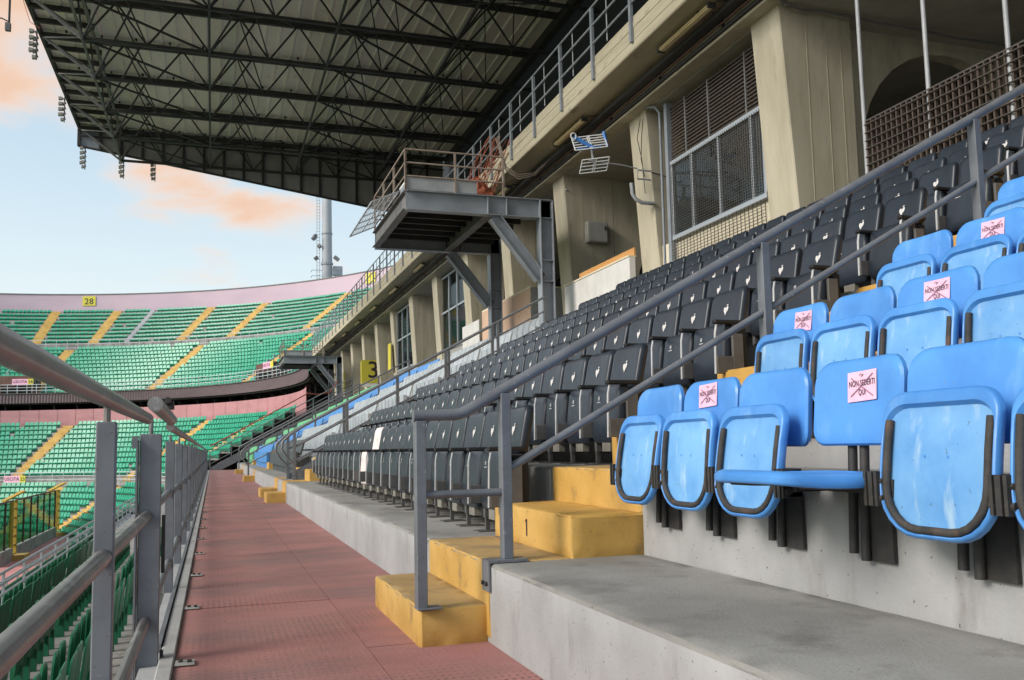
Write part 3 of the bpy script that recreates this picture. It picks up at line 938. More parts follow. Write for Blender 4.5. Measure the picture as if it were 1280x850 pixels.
MB().box(-.32, -.24, -6, Y_END, -3, -.012).build('retaining_wall', 'concrete_face', low)
MB().box(-5.9, -4.0, -4, 75, -6, -3.42).build('terrace_step', 'concrete_face', low, bevel=.015)
for i in range(5):
    MB().box(-6.5 - .6 * i, -5.9 - .6 * i, -4, 75, -6.2, -3.75 - .4 * i).build('terrace_step', 'concrete_top', low)
gm = green_seat_mesh('green_plastic')
def seat_local(x, y, z, ang): return (x, y, z)
rows_lbl = ['nearest row below the fence', 'second row below the fence', 'third row below the fence']
for r_ in range(3):
    ya = [7.9, 9.9, 13.0][r_]; n = [40, 40, 34][r_]
    for i in range(n):
        y = ya + .5 * i
        if (r_, i) in ((0, 17), (1, 6), (1, 13)): continue
        o = link('green_chair', gm, None, (LX[r_], y, LZ[r_]))
        o.rotation_euler = (0, random.uniform(-.03, .03), random.uniform(-.03, .03))
        tag(o, f'dark green seat seen from behind, {rows_lbl[r_]}, {ORD[i]} along', 'seat', 'green seats below the fence')

# ------------------------------------------------------------------ pillars under the balcony
BX = 7.80                                                # balcony face
PY0, PSP, NP = 12.2, 4.9, 13
def pillar_mesh():
    b = MB()
    prof = [(10.5, 3.9), (9.27, 3.9), (9.22, 4.9), (9.03, 8.1), (8.98, 8.76), (10.5, 8.76)]
    return b.prism(prof, 0, .82).mesh('column', 'concrete_beige', bevel=.02)
me_pil = pillar_mesh()
me_fin = MB().box(9.2, 9.204, .27, .29, 4.0, 8.7).mesh('joint_line', 'concrete_beige')
for i in range(NP):
    lab = ['beige concrete pillar right of the grilled window', 'beige concrete pillar with cables and the aerial bracket', 'beige concrete pillar behind the near steel column'][i] if i < 3 else f'beige concrete pillar, {ORD[i - 3]} one past the pink parapet'
    t = thing('concrete_pillar', lab, 'pillar', (0, PY0 + PSP * i, 0), 'pillars under the balcony')
    link('shaft', me_pil, t)
    MB().box(9.02, 10.45, -.012, 0.02, 3.98, 8.2).build('board_strip', 'concrete_beige', t) if i > 40 else None
    for q, xx in enumerate((9.55, 9.95, 10.25)):          # board-marked near face: shallow vertical ribs
        MB().box(xx, xx + .012, -.006, .01, 3.95, 8.74).build('board_mark', 'concrete_beige', t)

# ------------------------------------------------------------------ balcony slab, soffit, upper level
bal = thing('balcony', 'long beige concrete balcony edge above the seats', 'balcony', (BX, 30, 8.75))
MB().box(0, 1.3, -40, 46, 0, .70).build('edge_beam', 'concrete_balcony', bal, bevel=.02)
MB().box(-.012, .02, -40, 46, .44, .56).build('drip_band', 'concrete_balcony', bal, bevel=.004)
MB().box(-.008, .02, -40, 46, .20, .23).build('board_line', 'concrete_balcony', bal)
MB().box(1.3, 8.2, -40, 46, -.40, .35).build('ceiling_slab', 'ceiling_paint', bal)
MB().box(.92, 1.30, -40, 46, -.38, -.002).build('rear_beam', 'concrete_beige', bal, bevel=.02)
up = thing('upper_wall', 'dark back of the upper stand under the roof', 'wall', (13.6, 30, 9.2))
MB().box(0, .4, -40, 24, 0, 10.2).build('wall_face', 'upper_dark', up)  # wall and rake carry the upper stand's shade in their dark colour
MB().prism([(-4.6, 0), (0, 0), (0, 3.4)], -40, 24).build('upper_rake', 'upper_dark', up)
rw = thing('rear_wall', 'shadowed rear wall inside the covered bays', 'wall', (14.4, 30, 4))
MB().box(0, .3, -40, 46, -.2, 4.7).build('wall_face', 'interior_shade', rw)

# services hung below the soffit
for nm, x, z, w, h, m, lab in (('cable_tray', 8.52, 8.60, .20, .09, 'dark_steel', 'dark cable tray hung under the balcony'), ('service_pipe', 8.70, 8.45, .09, .09, 'cable_black', 'black service pipe running under the balcony'),
                          ('conduit', 8.62, 8.52, .035, .035, 'brown_wood', 'thin brown conduit beside the service pipe')):
    t = thing(nm, lab, 'pipe', (x, 35, z))
    if h == w:
        MB().tube([(0, -40, 0), (0, 0, .0), (0, 40, 0)], w / 2, 8).build('run', m, t, smooth=40)
    else:
        MB().box(-w / 2, w / 2, -40, 40, -h / 2, h / 2).build('run', m, t)
    for i in range(24):
        MB().box(-.02, .02, -.02, .02, 0, 8.75 - z).build('hanger', 'dark_steel', t, loc=(0, -24 + 2.4 * i, 0))
for i in range(12):
    y = 13.0 + 5.65 * i
    t = thing('tube_light', f'cream fluorescent tube light under the balcony, {ORD[i]} one along', 'light', (8.22, y + .92, 8.68), 'tube lights under the balcony')
    MB().box(-.07, .07, -.92, .92, -.07, .0).build('diffuser', 'tube_light', t, bevel=.025, seg=2)
    MB().box(-.075, .075, -.96, -.9, -.08, .01).build('end_cap', 'black_iron', t)
    MB().box(-.075, .075, .9, .96, -.08, .01).build('end_cap', 'black_iron', t)
    MB().box(-.02, .02, -.5, -.46, 0, .07).build('hanger', 'dark_steel', t)
    if i < 3:
        MB().tube([(.0, -.95, -.02), (.05, -1.03, .0), (.3, -1.05, .03)], .012, 6).build('feed_cable', 'cable_black', t)

# balcony railing
br = thing('balcony_railing', 'grey steel railing along the top of the balcony', 'railing', (BX, 30, 8.75))
RX = -.035
yy = 17.07 - 1.87 * 4
while yy < 75.5:
    po = MB().box(-.03, .03, -.045, .045, .16, 1.80).build('post', 'steel_blue', br, loc=(RX, yy - 30, 0))
    yy += 1.87
for a, b in ((8, 75),):
    for z in (1.80, 1.38, .96):
        beam('rail', (RX, a - 30, z), (RX, b - 30, z), .05, .05, 'steel_blue', br, round_=True)
yy = 8.0
while yy < 75:
    beam('baluster', (RX + .05, yy - 30 + .93, .75), (RX + .05, yy - 30 + .93, 1.8), .03, .03, 'rail_metal', br, round_=True)
    yy += 1.87

# ------------------------------------------------------------------ things fixed in the bays
# bay with the grilled window
wy0, wy1 = 13.04, 16.42
win = thing('grilled_window', 'wide metal framed window behind wire mesh above the seats', 'window', (9.25, 14.7, 4.0))
def W(y): return y - 14.7
MB().box(.05, .15, W(wy0), W(wy1 + .65), -.1, 1.30).build('lower_wall', 'cream_wall', win)
for z in (1.32, 2.93):
    MB().box(-.06, .04, W(wy0), W(wy1), z - .05, z + .05).build('frame_rail', 'window_alu', win, bevel=.006)
for y in (wy0 + .03, 13.45, 14.56, 15.57, wy1 - .03):
    fr = MB().box(-.05, .03, W(y) - .035, W(y) + .035, 1.37, 2.88).build('frame_stile', 'window_alu', win, bevel=.005)
for a, b, kind in ((wy0, 13.45, 'blind_bright'), (13.45, 14.56, None), (14.56, 15.57, None), (15.57, wy1, 'blind')):
    MB().box(.0, .006, W(a) + .04, W(b) - .04, 1.38, 2.87).build('pane', 'window_glass', win)
    if kind:
        bl = thing_ = MB()
        z = 1.38
        while z < 2.85:
            bl.box(.05, .08, W(a) + .03, W(b) - .03, z, z + .032); z += .05
        o = bl.build('blind', kind, win); tag(o, kind='stuff')
MB().box(.30, .34, W(wy0), W(wy1), 1.3, 4.4).build('room_back', 'interior_shade', win)
lv = MB(); z = 3.02
while z < 4.2:
    lv.box(.0, .03, W(wy0), W(wy1), z, z + .035); z += .075
o = lv.build('louvre', 'wire', win); tag(o, kind='stuff')
for y in (13.6, 14.9, 15.8):
    MB().box(-.01, .03, W(y) - .02, W(y) + .02, 2.98, 4.2).build('louvre_post', 'grey_steel', win)
def grille(name, y0, y1, z0, z1, x, sy, sz, w, m, parent, base, depth=.01):
    b = MB(); y = y0
    while y <= y1:
        b.box(x - depth - base[0], x - base[0], y - w / 2 - base[1], y + w / 2 - base[1], z0 - base[2], z1 - base[2]); y += sy
    z = z0
    while z <= z1:
        b.box(x - depth - .004 - base[0], x - depth - base[0], y0 - base[1], y1 - base[1], z - w / 2 - base[2], z + w / 2 - base[2]); z += sz
    o = b.build(name, m, parent); tag(o, kind='stuff')
    return o
wb = (9.25, 14.7, 4.0)
grille('wire_mesh', wy0 + .06, wy1 - .06, 5.38, 6.90, 9.17, .075, .055, .008, 'wire_light', win, wb)
grille('wire_mesh', wy0, wy1, 4.0, 5.26, 9.17, .13, .062, .012, 'wire', win, wb)
MB().box(-.08, .06, W(wy1) + .02, W(wy1) + .14, -.2, 4.3).build('steel_jamb', 'steel_blue', win)
MB().tube([(-.12, W(wy1) + .25, .2), (-.12, W(wy1) + .25, 4.15), (-.2, W(wy1) + .3, 4.3), (-.35, W(wy1) + .7, 4.42)], .03, 8).build('drain_pipe', 'steel_blue', win, smooth=50)

# bay with the tall wire grille
gr = thing('wire_grille_screen', 'brown wire grille screen behind the topmost black seats', 'screen', (8.85, 8.5, 3.6))
gb = (8.85, 8.5, 3.6)
grille('wire_mesh', 2.0, 10.06, 3.7, 5.53, 8.85, .098, .118, .024, 'grille_slat', gr, gb, .05)
grille('fine_wire', 2.0, 10.06, 3.7, 5.53, 8.795, 9.0, .118, .010, 'wire_light', gr, gb, .01)
MB().box(-.03, .03, -6.5, 1.57, 1.93, 1.95).build('top_edge', 'wire_light', gr)
for i, y in enumerate((6.43, 7.66, 8.9, 10.12)):
    MB().tube([(0, y - 8.5, -.2), (0, y - 8.5, 5.1)], .03, 8).build('pole', 'rail_metal', gr, smooth=50)
# cross wall with an arch, behind the first pillar
aw = thing('arched_wall', 'shaded concrete cross wall with an arched opening', 'wall', (10.5, 12.55, 3.9))
def arch_panel(w, h, ax, ar, ah):
    """wall in (x,z) with an arched opening centred at ax, radius ar, springing at ah"""
    b = MB(); n = 14
    arc = [(ax + ar * math.cos(R(180 - 180 * k / n)), ah + ar * math.sin(R(180 - 180 * k / n))) for k in range(n + 1)]
    outline = [(0, 0), (ax - ar, 0)] + arc + [(ax + ar, 0), (w, 0), (w, h), (0, h)]
    top = [(0, h)] + [(p[0], h) for p in arc] + [(w, h)]
    b.prism([(0, 0), (ax - ar, 0), (ax - ar, ah), (ax - ar, h), (0, h)], 0, .25)
    for p, q in zip(arc, arc[1:]):
        b.prism([p, q, (q[0], h), (p[0], h)], 0, .25)
    b.prism([(ax + ar, 0), (w, 0), (w, h), (ax + ar, h)], 0, .25)
    return b
arch_panel(4.6, 4.6, 2.4, 1.97, 2.25).build('wall_body', 'concrete_beige', aw)
MB().box(0, 3.9, 2.2, 2.3, 0, 3.3).build('inner_parapet', 'concrete_beige', aw)
# wavy cable along the ceiling of that bay
cb = thing('slack_cable', 'slack grey cable strung across the bay ceiling', 'cable', (9.0, 12.1, 8.3))
MB().tube([(-.5, -.1, .3), (0, -.05, .06), (.35, -.05, -.04), (.8, -.05, .0), (1.3, -.06, -.02), (2.0, -.06, -.06), (2.8, -.06, -.05), (3.6, -.06, -.1), (5, -.06, -.08)], .022, 6).build('strand', 'grey_steel', cb, smooth=60)

# bay with the white parapet and the orange board
wp = thing('white_parapet', 'white parapet wall behind the top row of seats', 'wall', (8.9, 19.9, 3.9))
MB().box(0, .16, -1.98, 1.95, -.2, 1.33).build('wall_body', 'white_wall', wp, bevel=.01)
MB().box(-.02, .18, -1.98, 1.97, 1.331, 1.365).build('coping', 'cream_wall', wp)
ob = MB().box(-.02, .03, -1.6, 1.6, -.09, .09).build('board', 'orange_board', None, bevel=.006, loc=(9.06, 19.55, 5.37))
tag(ob, 'orange wooden board lying along the white parapet', 'board')
cw = thing('cross_wall', 'shaded concrete cross wall carrying the grey cabinet', 'wall', (10.5, 22.0, 3.9))
arch_panel(3.9, 4.5, 1.9, 1.2, 1.6).build('wall_body', 'concrete_beige', cw)
cab = thing('electric_cabinet', 'grey metal cabinet on the wall above the white parapet', 'cabinet', (9.9, 21.98, 6.78))
MB().box(-.30, .30, -.22, 0, -.29, .29).build('housing', 'cabinet_grey', cab, bevel=.012)
MB().box(-.27, .27, -.235, -.222, -.26, .26).build('door', 'cabinet_grey', cab, bevel=.004)
MB().box(.19, .23, -.25, -.236, .05, .16).build('latch', 'black_iron', cab)
vp = thing('conduit', 'thin white conduit beside the grey cabinet', 'pipe', (9.45, 22.12, 4.0))
MB().tube([(0, 0, .9), (0, 0, 3.75), (-.12, 0, 3.9), (-.4, -.2, 3.95)], .022, 8).build('run', 'rail_metal', vp, smooth=50)
# aerial on the second pillar
an = thing('tv_aerial', 'white and blue grid aerial on a bracket below the balcony', 'aerial', (9.05, 17.0, 6.95))
MB().tube([(0, 0, 0), (-.32, 0, .0), (-.34, 0, -.2), (-.02, 0, -.2)], .022, 8).build('bracket', 'rail_metal', an, smooth=50)
MB().tube([(-.34, 0, .03), (-.70, -.02, .07), (-1.5, -.05, .10)], .015, 6).build('boom', 'rail_metal', an)
def grid_panel(cx, cy, cz, w, h, nv, tilt, m):
    b = MB()
    c, s = math.cos(tilt), math.sin(tilt)
    def P(u, v): return (cx + u * .94, cy - u * .25 + v * s, cz + u * .12 + v * c)
    for i in range(nv):
        v = -h / 2 + h * i / (nv - 1)
        b.bar(P(-w / 2, v), P(w / 2, v), .018)
    for u in (-w / 2, -.02, .02, w / 2):
        b.bar(P(u, -h / 2), P(u, h / 2), .018)
    return b
o = grid_panel(-1.45, 0, .52, .72, .38, 6, .5, 0).build('upper_reflector', 'antenna_white', an)
o = grid_panel(-1.35, 0, .02, .60, .30, 5, -.6, 0).build('lower_reflector', 'antenna_white', an)
MB().bar((-1.80, .05, .62), (-1.36, -.06, .36), .07).bar((-1.72, .05, .35), (-1.2, -.06, .42), .05).build('dipole', 'antenna_blue', an)
MB().bar((-1.08, -.10, .42), (-1.12, -.02, .78), .05).build('edge_clip', 'antenna_blue', an)
MB().bar((-1.4, -.04, .09), (-1.43, .0, .55), .03).build('strut', 'rail_metal', an)
ring = [(-1.82 + .06 * math.cos(a), .0, .62 + .07 * math.sin(a)) for a in [R(30 * k) for k in range(13)]]
MB().tube(ring, .014, 6).build('loop', 'antenna_white', an)
cb2 = thing('loose_cables', 'loose black cables hanging down the second pillar', 'cable', (9.0, 17.1, 8.0))
for q in range(2):
    pts = [(-.02 - .02 * q, .05 + .1 * q, .2), (-.06 + random.uniform(-.1, .05), .05 + .1 * q, -.25), (-.01 + random.uniform(-.06, .06), .15 + .1 * q, -.7), (.05 + .02 * q, .2 + .05 * q, -1.1 - .35 * q)]
    MB().tube(pts, .009, 5).build('strand', 'cable_black', cb2, smooth=60)
MB().tube([(.1, -.02, -1.05), (.6, -.04, -1.15), (1.2, -.04, -.95)], .011, 5).build('strand', 'cable_black', cb2, smooth=60)
hk = thing('bent_pipe_hook', 'grey bent pipe stub on the second pillar', 'pipe', (9.12, 17.1, 6.25))
MB().tube([(0, -.02, 0), (-.28, -.02, 0), (-.42, -.02, .06), (-.5, -.02, .18), (-.52, -.02, .42)], .045, 8).build('pipe', 'rail_metal', hk, smooth=50)

# bay with the pink parapet
pp = thing('pink_parapet', 'pink rendered parapet beside the near steel column', 'wall', (8.7, 26.3, 3.9))
MB().box(0, 1.2, -2.3, 2.6, -.2, 1.70).build('wall_body', 'pink_parapet', pp, bevel=.01)
MB().box(.012, 1.25, -2.33, 2.64, 1.701, 1.745).build('coping', 'cream_wall', pp)
MB().box(.008, 1.2, -2.306, -2.28, -.2, 1.699).build('end_face', 'concrete_face', pp)
# far bays: windows, parapets and number boards
for i, y in ((4, 32.9), (6, 42.6)):
    t = thing('narrow_window', 'dark framed window between far pillars, ' + ('nearer one' if i == 4 else 'farther one'), 'window', (9.3, y, 5.2))
    MB().box(0, .05, 0, 3.9, -.1, 3.0).build('pane', 'window_glass', t)
    for yy_ in (0, 1.3, 2.6, 3.9):
        MB().box(-.05, .05, yy_ - .04, yy_ + .04, -.1, 3.0).build('frame_stile', 'window_alu', t)
    for zz_ in (-.1, 1.5, 3.0):
        MB().box(-.05, .05, 0, 3.9, zz_ - .04, zz_ + .04).build('frame_rail', 'window_alu', t)
    MB().box(.2, .25, 0, 3.9, -1.3, 3.0).build('room_back', 'interior_shade', t)
    MB().box(0, .15, 0, 4.05, -1.3, -.1).build('sill_wall', 'cabinet_grey', t)
nb = thing('number_board', 'yellow board with a black thirty-three between far pillars', 'sign', (9.6, 56.1, 5.9))
MB().box(-.75, 1.5, -.03, 0, -.72, .75).build('panel', 'sign_yellow', nb)
s_ = link('lettering', text_mesh('33', 1.5, 'ink'), nb, matrix=face_matrix((.45, -.035, .08), (1, 0, 0), (0, 0, 1), 1.1, 1))
MB().box(-.75, 1.5, -.02, -.005, -.95, -.72).build('lower_strip', 'sign_white', nb)
for y, nm in ((56.4, 'narrow yellow board left of the number board'), (47.0, 'narrow yellow board right of the number board'), (64.5, 'small yellow board under the far platform')):
    t = thing('yellow_board', nm, 'sign', (8.98, y, 5.9))
    MB().box(-.03, 0, -.25, .55, -.7, .75).build('panel', 'sign_yellow', t)
wb_ = thing('white_board', 'white board on the wall beyond the handrail top', 'sign', (8.8, 30.6, 4.7))
MB().box(-.03, 0, -1.1, 1.1, -.75, .75).build('panel', 'white_wall', wb_)

# ------------------------------------------------------------------ steel camera platforms
def ibeam(b, p, q, h, w, up=(0, 0, 1), tf=.022, tw=.016):
    p, q = Vector(p), Vector(q); d = (q - p).normalized(); u = Vector(up)
    u = (u - d * u.dot(d)).normalized()
    b.bar(p + u * (h / 2 - tf / 2), q + u * (h / 2 - tf / 2), w, tf, up)
    b.bar(p - u * (h / 2 - tf / 2), q - u * (h / 2 - tf / 2), w, tf, up)
    b.bar(p, q, tw, h - 2 * tf, up)
    return b
def platform(y, w, label, full):
    x0, x1 = 4.45, 7.92
    t = thing('camera_platform', label, 'platform', (7.95, y, 4.0), 'steel camera platforms below the balcony')
    b0 = Vector((7.95, y, 4.0))
    def Q(x, yy_, z): return Vector((x, yy_, z)) - b0
    zt, zb = 7.36, 6.86
    zc = (zt + zb) / 2
    for yy_ in (y, y + w):
        ibeam(MB(), Q(x0, yy_, zc), Q(8.27, yy_, zc), zt - zb, .24).build('main_beam', 'steel_blue', t)
        col = MB()
        ibeam(col, Q(8.12, yy_, 3.9), Q(8.12, yy_, 7.33), .36, .32, (1, 0, 0)).build('column', 'steel_blue', t)
        for zz_ in (5.2, 5.75):
            MB().box(-.16, .16, -.14, .14, 0, .02).build('stiffener', 'steel_blue', t, loc=Q(8.12, yy_, zz_))
        ibeam(MB(), Q(6.72, yy_, zb - .02), Q(7.95, yy_, 5.30), .30, .24, (1, 0, 1)).build('brace', 'steel_blue', t)
        for xx in (6.55, 7.05):
            MB().box(-.008, .008, -.12, .12, zb - 4, zt - 4).build('stiffener', 'steel_blue', t, loc=(xx - b0.x, yy_ - y, 0))
    ibeam(MB(), Q(x0 + .02, y + .02, zc), Q(x0 + .02, y + w - .02, zc), zt - zb - .05, .2).build('front_beam', 'grey_steel', t)
    ibeam(MB(), Q(6.62, y + .02, zc - .03), Q(6.62, y + w - .02, zc - .03), zt - zb - .08, .22).build('cross_beam', 'grey_steel', t)
    n = 7
    for i in range(n):
        yy_ = y + .35 + (w - .7) * i / (n - 1)
        MB().box(x0 + .1 - b0.x, 8.0 - b0.x, yy_ - .04 - y, yy_ + .04 - y, zc - .0 - 4, zc + .16 - 4).build('joist', 'dark_steel', t)
    MB().box(x0 - .02 - b0.x, 8.0 - b0.x, 0, w, zt - .02 - 4, zt + .04 - 4).build('deck', 'dark_steel', t)
    # railing
    for (xa, ya, xb, yb) in ((x0, y, x0, y + w), (x0, y, 7.0, y), (x0, y + w, 7.6, y + w)):
        for zz_ in (.38, .72, 1.06):
            beam('rail', Q(xa, ya, zt + zz_), Q(xb, yb, zt + zz_), .045, .045, 'rusty_rail', t, round_=True)
        m_ = 3 if ya != yb else 2
        for i in range(m_ + 1):
            xx, yy_ = xa + (xb - xa) * i / m_, ya + (yb - ya) * i / m_
            beam('rail_post', Q(xx, yy_, zt), Q(xx, yy_, zt + 1.06), .05, .05, 'rusty_rail', t)
    MB().box(x0 - b0.x + .02, 6.3 - b0.x, .02, .04, zt + .05 - 4, zt + .36 - 4).build('mesh_kick_plate', 'rail_metal', t)
    if full:
        # tilted mesh flap on the pitch edge
        fr = MB()
        c = [Q(x0 - .05, y + .5, zt + .12), Q(x0 - .05, y + w - .1, zt + .12), Q(x0 - .75, y + w - .1, zt - .20), Q(x0 - .75, y + .5, zt - .20)]
        for a, b_ in zip(c, c[1:] + c[:1]):
            fr.bar(a, b_, .035)
        for k in range(1, 5):
            fr.bar(c[0].lerp(c[1], k / 5), c[3].lerp(c[2], k / 5), .025)
        fr.bar(c[0].lerp(c[3], .5), c[1].lerp(c[2], .5), .02)
        fr.build('side_flap', 'rail_metal', t)
        nt_ = MB()
        for k in range(1, 30):
            nt_.bar(c[0].lerp(c[1], k / 30), c[3].lerp(c[2], k / 30), .006)
        for k in range(1, 8):
            nt_.bar(c[0].lerp(c[3], k / 8), c[1].lerp(c[2], k / 8), .006)
        tag(nt_.build('flap_netting', 'rail_metal', t), kind='stuff')
    return t
platform(21.15, 4.4, 'grey blue steel camera platform on braced columns, nearer one', True)
platform(61.0, 4.4, 'grey steel camera platform on braced columns, far one', False)
# things on the near platform
nt = thing('orange_net_heap', 'heap of orange netting on the near camera platform', 'netting', (6.5, 21.8, 7.41))
hb = MB(); n = 18
for i in range(n):
    for j in range(9):
        a = 2 * math.pi * i / n; rr = (1 - j / 8.0) ** .7
        k = 1 + .22 * math.sin(5 * a + j) + random.uniform(-.08, .08)
        hb.v.append((.52 * rr * k * math.cos(a), .4 * rr * k * math.sin(a), .62 * (j / 8.0) ** .8 * (1 + .1 * math.sin(3 * a))))
for j in range(8):
    for i in range(n):
        hb.f.append((j * n + i, j * n + (i + 1) % n, (j + 1) * n + (i + 1) % n, (j + 1) * n + i))
hb.build('heap', 'cable_orange', nt, smooth=30)
ns = MB()
for q in range(26):
    x = random.uniform(-.1, .75); z0 = random.uniform(.9, 1.7)
    ns.tube([(x + .25, random.uniform(-.5, -.2), z0), (x + random.uniform(-.2, .1), random.uniform(-.45, 0), z0 * .5), (x - .3 + random.uniform(-.3, .3), random.uniform(-.4, .2), .05)], .008, 4)
o = ns.build('strands', 'cable_orange', nt); tag(o, kind='stuff')
dk = thing('folding_chair', 'dark chair standing on the near camera platform', 'chair', (5.9, 23.4, 7.41))
MB().box(-.25, .25, -.25, .25, .42, .47).build('seat', 'black_rubber', dk)
MB().box(.2, .26, -.25, .25, .47, 1.1).build('backrest', 'upper_dark', dk)
for a in (-.22, .22):
    for b_ in (-.22, .22):
        MB().box(a - .015, a + .015, b_ - .015, b_ + .015, 0, .42).build('leg', 'dark_steel', dk)
bx = thing('equipment_box', 'pale blue equipment box on the near camera platform', 'box', (4.8, 22.4, 7.41))
MB().box(-.18, .18, -.3, .3, 0, .45).build('body', 'steel_blue', bx, bevel=.02)
MB().box(-.19, .19, -.31, .31, .4, .46).build('lid', 'sign_white', bx, bevel=.01)
lc = thing('looped_cable', 'orange brown cable looped from platform to balcony soffit', 'cable', (7.4, 21.2, 8.4))
for q in range(3):
    MB().tube([(-.5, .1 * q, .6), (-.3, .0, -.2 - .05 * q), (.0, -.1, -.42 - .06 * q), (.5, .0, -.30 - .03 * q), (1.0, .3, .15)], .014, 6).build('strand', 'rusty_rail', lc, smooth=60)

# ------------------------------------------------------------------ roof over the stand
RF, RB, RZ = -7.0, 13.3, 18.70
TY = [51.0 - 3.75 * i for i in range(10)]
roof = thing('stand_roof', 'corrugated roof on dark steel trusses over the stand', 'roof', (3, 30, RZ))
ro = (3, 30, RZ)
def sheet(y0, y1):
    b = MB(); V, F_ = [], []
    x = RF; prof = []
    while x < RB:
        prof += [(x, 0), (x + .46, 0), (x + .49, -.055), (x + .57, -.055)]
        x += .6
    prof.append((x, 0))
    n = len(prof)
    for y in (y0, y1):
        V += [(px_ - ro[0], y - ro[1], pz) for px_, pz in prof]
    V += [(px_ - ro[0], y0 - ro[1], .03) for px_, pz in prof] + [(px_ - ro[0], y1 - ro[1], .03) for px_, pz in prof]
    for i in range(n - 1):
        F_.append((i, i + 1, n + i + 1, n + i))
        F_.append((2 * n + i, 3 * n + i, 3 * n + i + 1, 2 * n + i + 1))
    return b.add(V, F_).build('sheet_panel', 'roof_sheet', roof)
ys = sorted(TY + [51 - 3.75 * 12, 51 - 3.75 * 14.5, -12.0])
for a, b in zip(ys, ys[1:]):
    sheet(a + .004, b - .004 if b < 50.9 else 51.28)
def rb(nm, p, q, w, h, m, par, round_=False):
    return beam(nm, p, q, w, h, m, par, round_=round_, base=ro)
CZ, BZ = RZ - .24, RZ - 1.85
LXC = -4.9
step = 2.3
nodes_b = [LXC + step * i for i in range(9) if LXC + step * i < RB + .1]
for i, y in enumerate(TY):
    tr = bpy.data.objects.new('truss', None); COL.objects.link(tr); tr.parent = roof
    rb('top_chord', (RF, y, CZ), (RB, y, CZ), .16, .24, 'dark_steel', tr)
    if i < 9:
        rb('bottom_chord', (LXC, y, BZ), (RB, y, BZ), .12, .12, 'dark_steel', tr)
        rb('tip_strut', (RF + .2, y, CZ - .1), (LXC, y, BZ), .10, .10, 'grey_steel', tr)
        for j, x in enumerate(nodes_b):
            rb('web', (x, y, BZ), (x + step / 2, y, CZ), .065, .065, 'dark_steel', tr)
            if j: rb('web', (x, y, BZ), (x - step / 2, y, CZ), .065, .065, 'dark_steel', tr)
            if j == 0: rb('web', (x, y, BZ), (x - .2, y, CZ), .065, .065, 'dark_steel', tr)
        for q in range(15):
            x = RF + 1.0 + 1.35 * q
            rb('cleat', (x, y - .16, CZ + .14), (x, y - .16, CZ + .24), .08, .10, 'dark_steel', tr) if i < 5 else None
    if i and i < 9:                                        # inclined bracing from bottom nodes to the neighbouring trusses
        br_ = bpy.data.objects.new('bracing', None); COL.objects.link(br_); br_.parent = roof
        y2 = TY[i - 1]
        for j, x in enumerate(nodes_b[1::2]):
            rb('brace', (x, y, BZ), (x + step * .5, y2, CZ - .1), .045, .045, 'dark_steel', br_)
            rb('brace', (x, y2, BZ), (x - step * .5, y, CZ - .1), .045, .045, 'dark_steel', br_)
        for j, x in enumerate(nodes_b[::2]):
            rb('brace', (x, y, BZ), (x + step * .75, y2, CZ - .1), .06, .06, 'dark_steel', br_)
            rb('brace', (x, y2, BZ), (x + step * .75, y, CZ - .1), .06, .06, 'dark_steel', br_)
            rb('brace', (x + step, y, BZ), (x, y2, CZ - .1), .05, .05, 'dark_steel', br_)
            rb('brace', (x, y, BZ), (x, y2, BZ), .09, .09, 'grey_steel' if j == 0 else 'dark_steel', br_)
            if j % 2 == 0:
                rb('brace', (x, y, BZ), (x + 2 * step, y2, BZ), .07, .07, 'dark_steel', br_)
        for q in (1, 2):                                   # short outriggers at the pitch edge
            yy_ = y + (y2 - y) * q / 3
            rb('outrigger', (RF, yy_, CZ + .05), (LXC + .1, yy_, CZ + .05), .13, .2, 'dark_steel', br_)
        rb('edge_brace', (RF + .1, y, CZ - .1), (LXC, (y + y2) / 2, BZ + .9), .06, .06, 'grey_steel', br_)
        rb('edge_brace', (RF + .1, y2, CZ - .1), (LXC, (y + y2) / 2, BZ + .9), .06, .06, 'grey_steel', br_)
        rb('longitudinal_chord', (LXC, y, CZ - .1), (LXC, y2, CZ - .1), .12, .16, 'grey_steel', br_)
rb('edge_beam', (RF, -12, RZ - .06), (RF, 51.1, RZ - .06), .14, .30, 'dark_steel', roof)
rb('rear_chord', (RB, 10, CZ - .1), (RB, 51, CZ - .1), .3, .4, 'dark_steel', roof)
# gable wall at the far end
gx = [RF + 1.06 * i for i in range(20)]
def gz(x): return RZ - 1.12 - .148 * (x - RF)
for i, (a, b) in enumerate(zip(gx, gx[1:])):
    me = MB().prism([(a - ro[0] + .05, gz(a) - RZ), (b - ro[0] - .05, gz(b) - RZ), (b - ro[0] - .05, -.02), (a - ro[0] + .05, -.02)], 51.2 - ro[1], 51.24 - ro[1])
    me.build('gable_panel', 'gable_panel' if i else 'steel_blue', roof)
    rb('gable_post', (a, 51.12, RZ - .02), (a, 51.12, gz(a) - .05), .13, .12, 'dark_steel', roof)
rb('gable_edge', (RF - .05, 51.22, gz(RF) - .03), (gx[-1], 51.22, gz(gx[-1]) - .03), .16, .08, 'dark_steel', roof)
rb('gable_rail', (RF, 51.1, RZ - .6), (gx[-1], 51.1, RZ - .9), .07, .07, 'dark_steel', roof)
